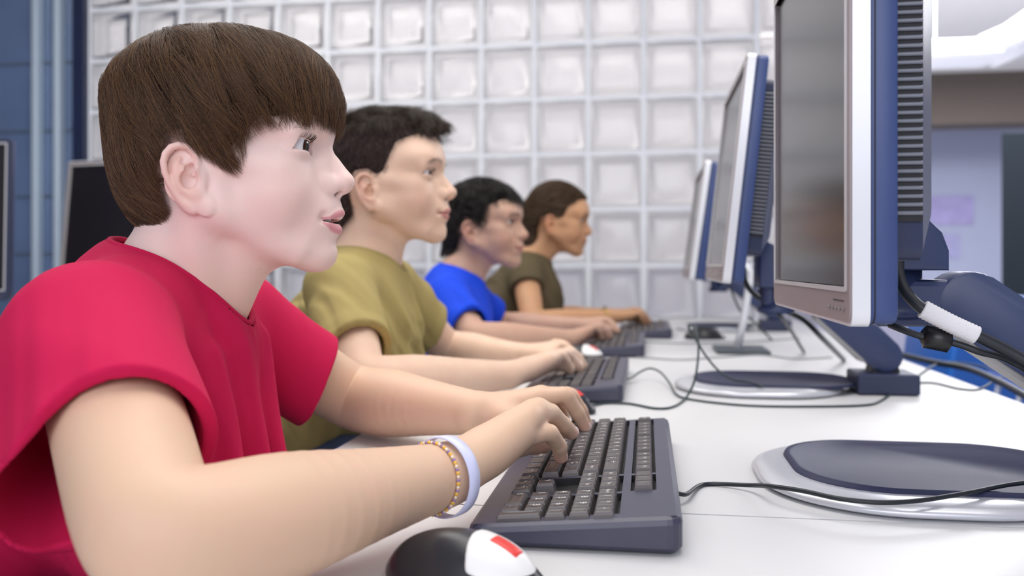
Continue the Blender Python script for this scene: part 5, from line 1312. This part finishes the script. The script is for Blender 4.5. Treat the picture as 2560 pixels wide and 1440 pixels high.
def flow_fwd(P, N):
    F = np.zeros_like(P); F[:, 0] = 0.5 * np.clip((P[:, 0] + 0.05) / 0.1, 0, 1); F[:, 2] = -0.8; F[:, 1] = 0.5 * np.sign(P[:, 1]) * np.abs(N[:, 2]); return F
def flow_back(P, N):          # combed back to a ponytail
    F = np.zeros_like(P); F[:, 0] = -1; F[:, 2] = -0.25 - 0.3 * (P[:, 2] > 0.03); return F
POLY2 = [(.14, .052), (.085, .052), (.070, .054), (.0416, .041), (.0261, .004), (.020, -.033), (.012, -.032), (.004, -.016), (-.010, -.004), (-.026, -.006), (-.036, -.03), (-.034, -.07), (-.06, -.088), (-.2, -.088), (-.2, .2), (.14, .2)]
POLY3 = [(.14, .036), (.09, .040), (.065, .043), (.037, .028), (.030, -.01), (.024, -.036), (.012, -.032), (-.002, -.010), (-.018, -.002), (-.032, -.018), (-.036, -.05), (-.04, -.08), (-.07, -.090), (-.2, -.090), (-.2, .2), (.14, .2)]
POLY4 = [(.14, .058), (.090, .058), (.065, .050), (.042, .028), (.034, -.005), (.018, -.016), (.004, -.010), (-.012, -.006), (-.030, -.016), (-.036, -.05), (-.03, -.075), (-.05, -.15), (-.2, -.15), (-.2, .2), (.14, .2)]
POLY2T = [(.14, .056), (.085, .055), (.03, .060), (-.03, .056), (-.075, .045), (-.2, .045), (-.2, .2), (.14, .2)]
skull = lambda o: [el((-0.002, 0, 0.020), (0.097 + o, 0.0700 + o, 0.083 + o), r2=(0.089 + o, 0.0700 + o, 0.075 + o)), el((0.046, 0, 0.022), (0.0525 + o, 0.055 + o, 0.050 + o), k=0.015), el((-0.050, 0, -0.022), (0.043 + o, 0.052 + o, 0.050 + o), k=0.02), rc((-0.045, 0, -0.05), (-0.055, 0, -0.09), 0.043 + o, 0.042 + o, k=0.02)]
pupil(dict(seed=12, S=1.09, yaw=-6, T=(-0.227, 1.557, 1.1274), mid=(-0.262, 1.557, 0.935), res=0.0021, nr=0.050, neckb=(-0.262, 1.557, 0.975), face=dict(open=0.0, lid=(24, 18), nose=0.001),
        label='boy in a light olive t-shirt with short cropped sides, second from the camera', skin=SK2, browcol=(0.09, 0.06, 0.045), haircol=(0.030, 0.020, 0.016), hairtip=(0.10, 0.070, 0.050), lean=22,
        R=dict(sh=(-0.272, 1.395, 0.925), el=(-0.213, 1.25, 0.800), wr=W(1270, 938, 1.42), kn=W(1385, 895, 1.51), tip=W(1452, 918, 1.60), lat=(-0.35, -0.95, 0), hem=0.74, cut=(0.2, 0, 0.3)),
        L=dict(sh=(-0.240, 1.715, 0.925), el=(-0.135, 1.85, 0.792), wr=W(1290, 885, 1.76), kn=W(1380, 872, 1.74), tip=W(1430, 893, 1.72), lat=(-0.2, 0.98, 0), hem=0.66, cut=(0.3, 0, 0)),
        wamp=1.35, folds=[((-0.215, 1.50, 0.92), (-0.180, 1.48, 0.78), 0.010), ((-0.205, 1.56, 0.92), (-0.168, 1.56, 0.78), 0.011), ((-0.205, 1.62, 0.93), (-0.170, 1.65, 0.79), 0.010)],
        hair=[dict(poly=POLY2, outer=skull(0.0045), flow=flow_down, n=12000, col=(0.060, 0.042, 0.040), tip=(0.16, 0.11, 0.10), kw=dict(steps=5, step=0.0016, r0=0.00016, tol=0.006, inset=0.0022, sink=0.002, tuft=0.0, res=0.003)),
              dict(poly=POLY2T, outer=[el((0.000, 0, 0.064), (0.090, 0.068, 0.041), r2=(0.088, 0.068, 0.05)), el((0.078, 0, 0.073), (0.044, 0.040, 0.018), rot=(0, 26, 0), k=0.015)], flow=flow_crop, n=15000,
                   kw=dict(steps=9, step=0.0034, r0=0.00018, lift=0.012, inset=0.009, sink=0.008, tuft=0.013, jit=0.6, tol=0.014, res=0.003, name='hair_top'))],
        shirt=mat('olive_cotton', (0.400, 0.320, 0.125), 0.85, spec=0.2, bump=(500, 0.2, 0.0005)), shirt_label='light olive cotton t-shirt', chair='black office chair under the boy in the light olive shirt'))
pupil(dict(seed=23, S=1.08, yaw=-14, pitch=3, T=(-0.080, 2.33, 1.0857), mid=(-0.150, 2.33, 0.900), res=0.0029, nr=0.048, neckb=(-0.140, 2.33, 0.940), face=dict(open=0.0, lid=(24, 18)),
        label='boy in a bright blue t-shirt with dark curly hair, third from the camera', skin=SK3, haircol=(0.016, 0.013, 0.013), hairtip=(0.05, 0.042, 0.040), lean=24,
        R=dict(sh=(-0.160, 2.175, 0.885), el=(-0.085, 2.03, 0.800), wr=W(1425, 848, 2.17), kn=W(1475, 826, 2.22), tip=W(1522, 842, 2.28), lat=(-0.35, -0.95, 0), hem=0.82, cut=(0.2, 0, 0.3)),
        L=dict(sh=(-0.135, 2.485, 0.885), el=(-0.03, 2.62, 0.790), wr=(0.165, 2.50, 0.80), kn=(0.235, 2.46, 0.81), tip=(0.285, 2.43, 0.79), lat=(-0.2, 0.98, 0), hem=0.66),
        folds=[((-0.10, 2.27, 0.89), (-0.07, 2.26, 0.75), 0.010), ((-0.09, 2.38, 0.89), (-0.06, 2.40, 0.75), 0.010)],
        hair=[dict(poly=POLY3, outer=[el((-0.002, 0, 0.032), (0.104, 0.082, 0.074), r2=(0.103, 0.082, 0.13))] + skull(0.005), flow=flow_fwd, n=15000, kw=dict(steps=8, step=0.0034, r0=0.00026, lift=0.002, inset=0.005, sink=0.006, tuft=0.014, jit=0.7, tol=0.010, res=0.004))],
        shirt=mat('blue_cotton', (0.008, 0.065, 0.72), 0.8, spec=0.25, bump=(400, 0.2, 0.0006)), shirt_label='bright blue cotton t-shirt', chair='black office chair under the boy in blue'))
pupil(dict(seed=34, S=1.07, yaw=-4, pitch=11, T=(0.142, 2.87, 1.130), chest=0.100, bands=[('bracelet', 0.93, (0.55, 0.40, 0.12), 0.0024)], mid=(0.056, 2.87, 0.945), res=0.0034, nr=0.043, neckb=(0.060, 2.87, 0.995), face=dict(open=0.0, lid=(14, 12)), w=0.14, slr=0.055, ar=(0.040, 0.034, 0.034, 0.028, 0.021),
        label='girl in a dark olive top with brown hair tied back, farthest from the camera', skin=SK4, haircol=(0.070, 0.042, 0.026), hairtip=(0.17, 0.105, 0.060), lean=30,
        R=dict(sh=(0.042, 2.715, 0.925), el=(0.063, 2.60, 0.800), wr=W(1520, 792, 2.74), kn=W(1580, 788, 2.80), tip=W(1622, 806, 2.86), lat=(-0.3, -0.95, 0), hem=0.22, cut=(0.0, 0, 0)),
        L=dict(sh=(0.06, 3.02, 0.925), el=(0.14, 3.10, 0.79), wr=(0.33, 3.02, 0.80), kn=(0.40, 3.0, 0.81), tip=(0.45, 2.98, 0.79), lat=(-0.2, 0.98, 0), hem=0.28),
        folds=[((0.11, 2.80, 0.94), (0.125, 2.80, 0.78), 0.010), ((0.12, 2.90, 0.94), (0.13, 2.92, 0.78), 0.010)],
        hair=[dict(poly=POLY4, outer=skull(0.007) + [el((-0.075, 0, -0.005), (0.040, 0.036, 0.036), k=0.02), rc((-0.085, 0, -0.03), (-0.070, 0, -0.105), 0.030, 0.020, k=0.02)], flow=flow_back, n=13000, kw=dict(steps=8, step=0.0045, r0=0.00026, inset=0.004, sink=0.003, tuft=0.010, jit=0.12, tol=0.006, res=0.004))],
        shirt=mat('dark_olive_cotton', (0.115, 0.090, 0.050), 0.85, spec=0.2, bump=(400, 0.2, 0.0006)), shirt_name='sleeveless_top', shirt_label='dark olive short-sleeved top', chair='black office chair under the girl, its back dark behind the boy in blue'))
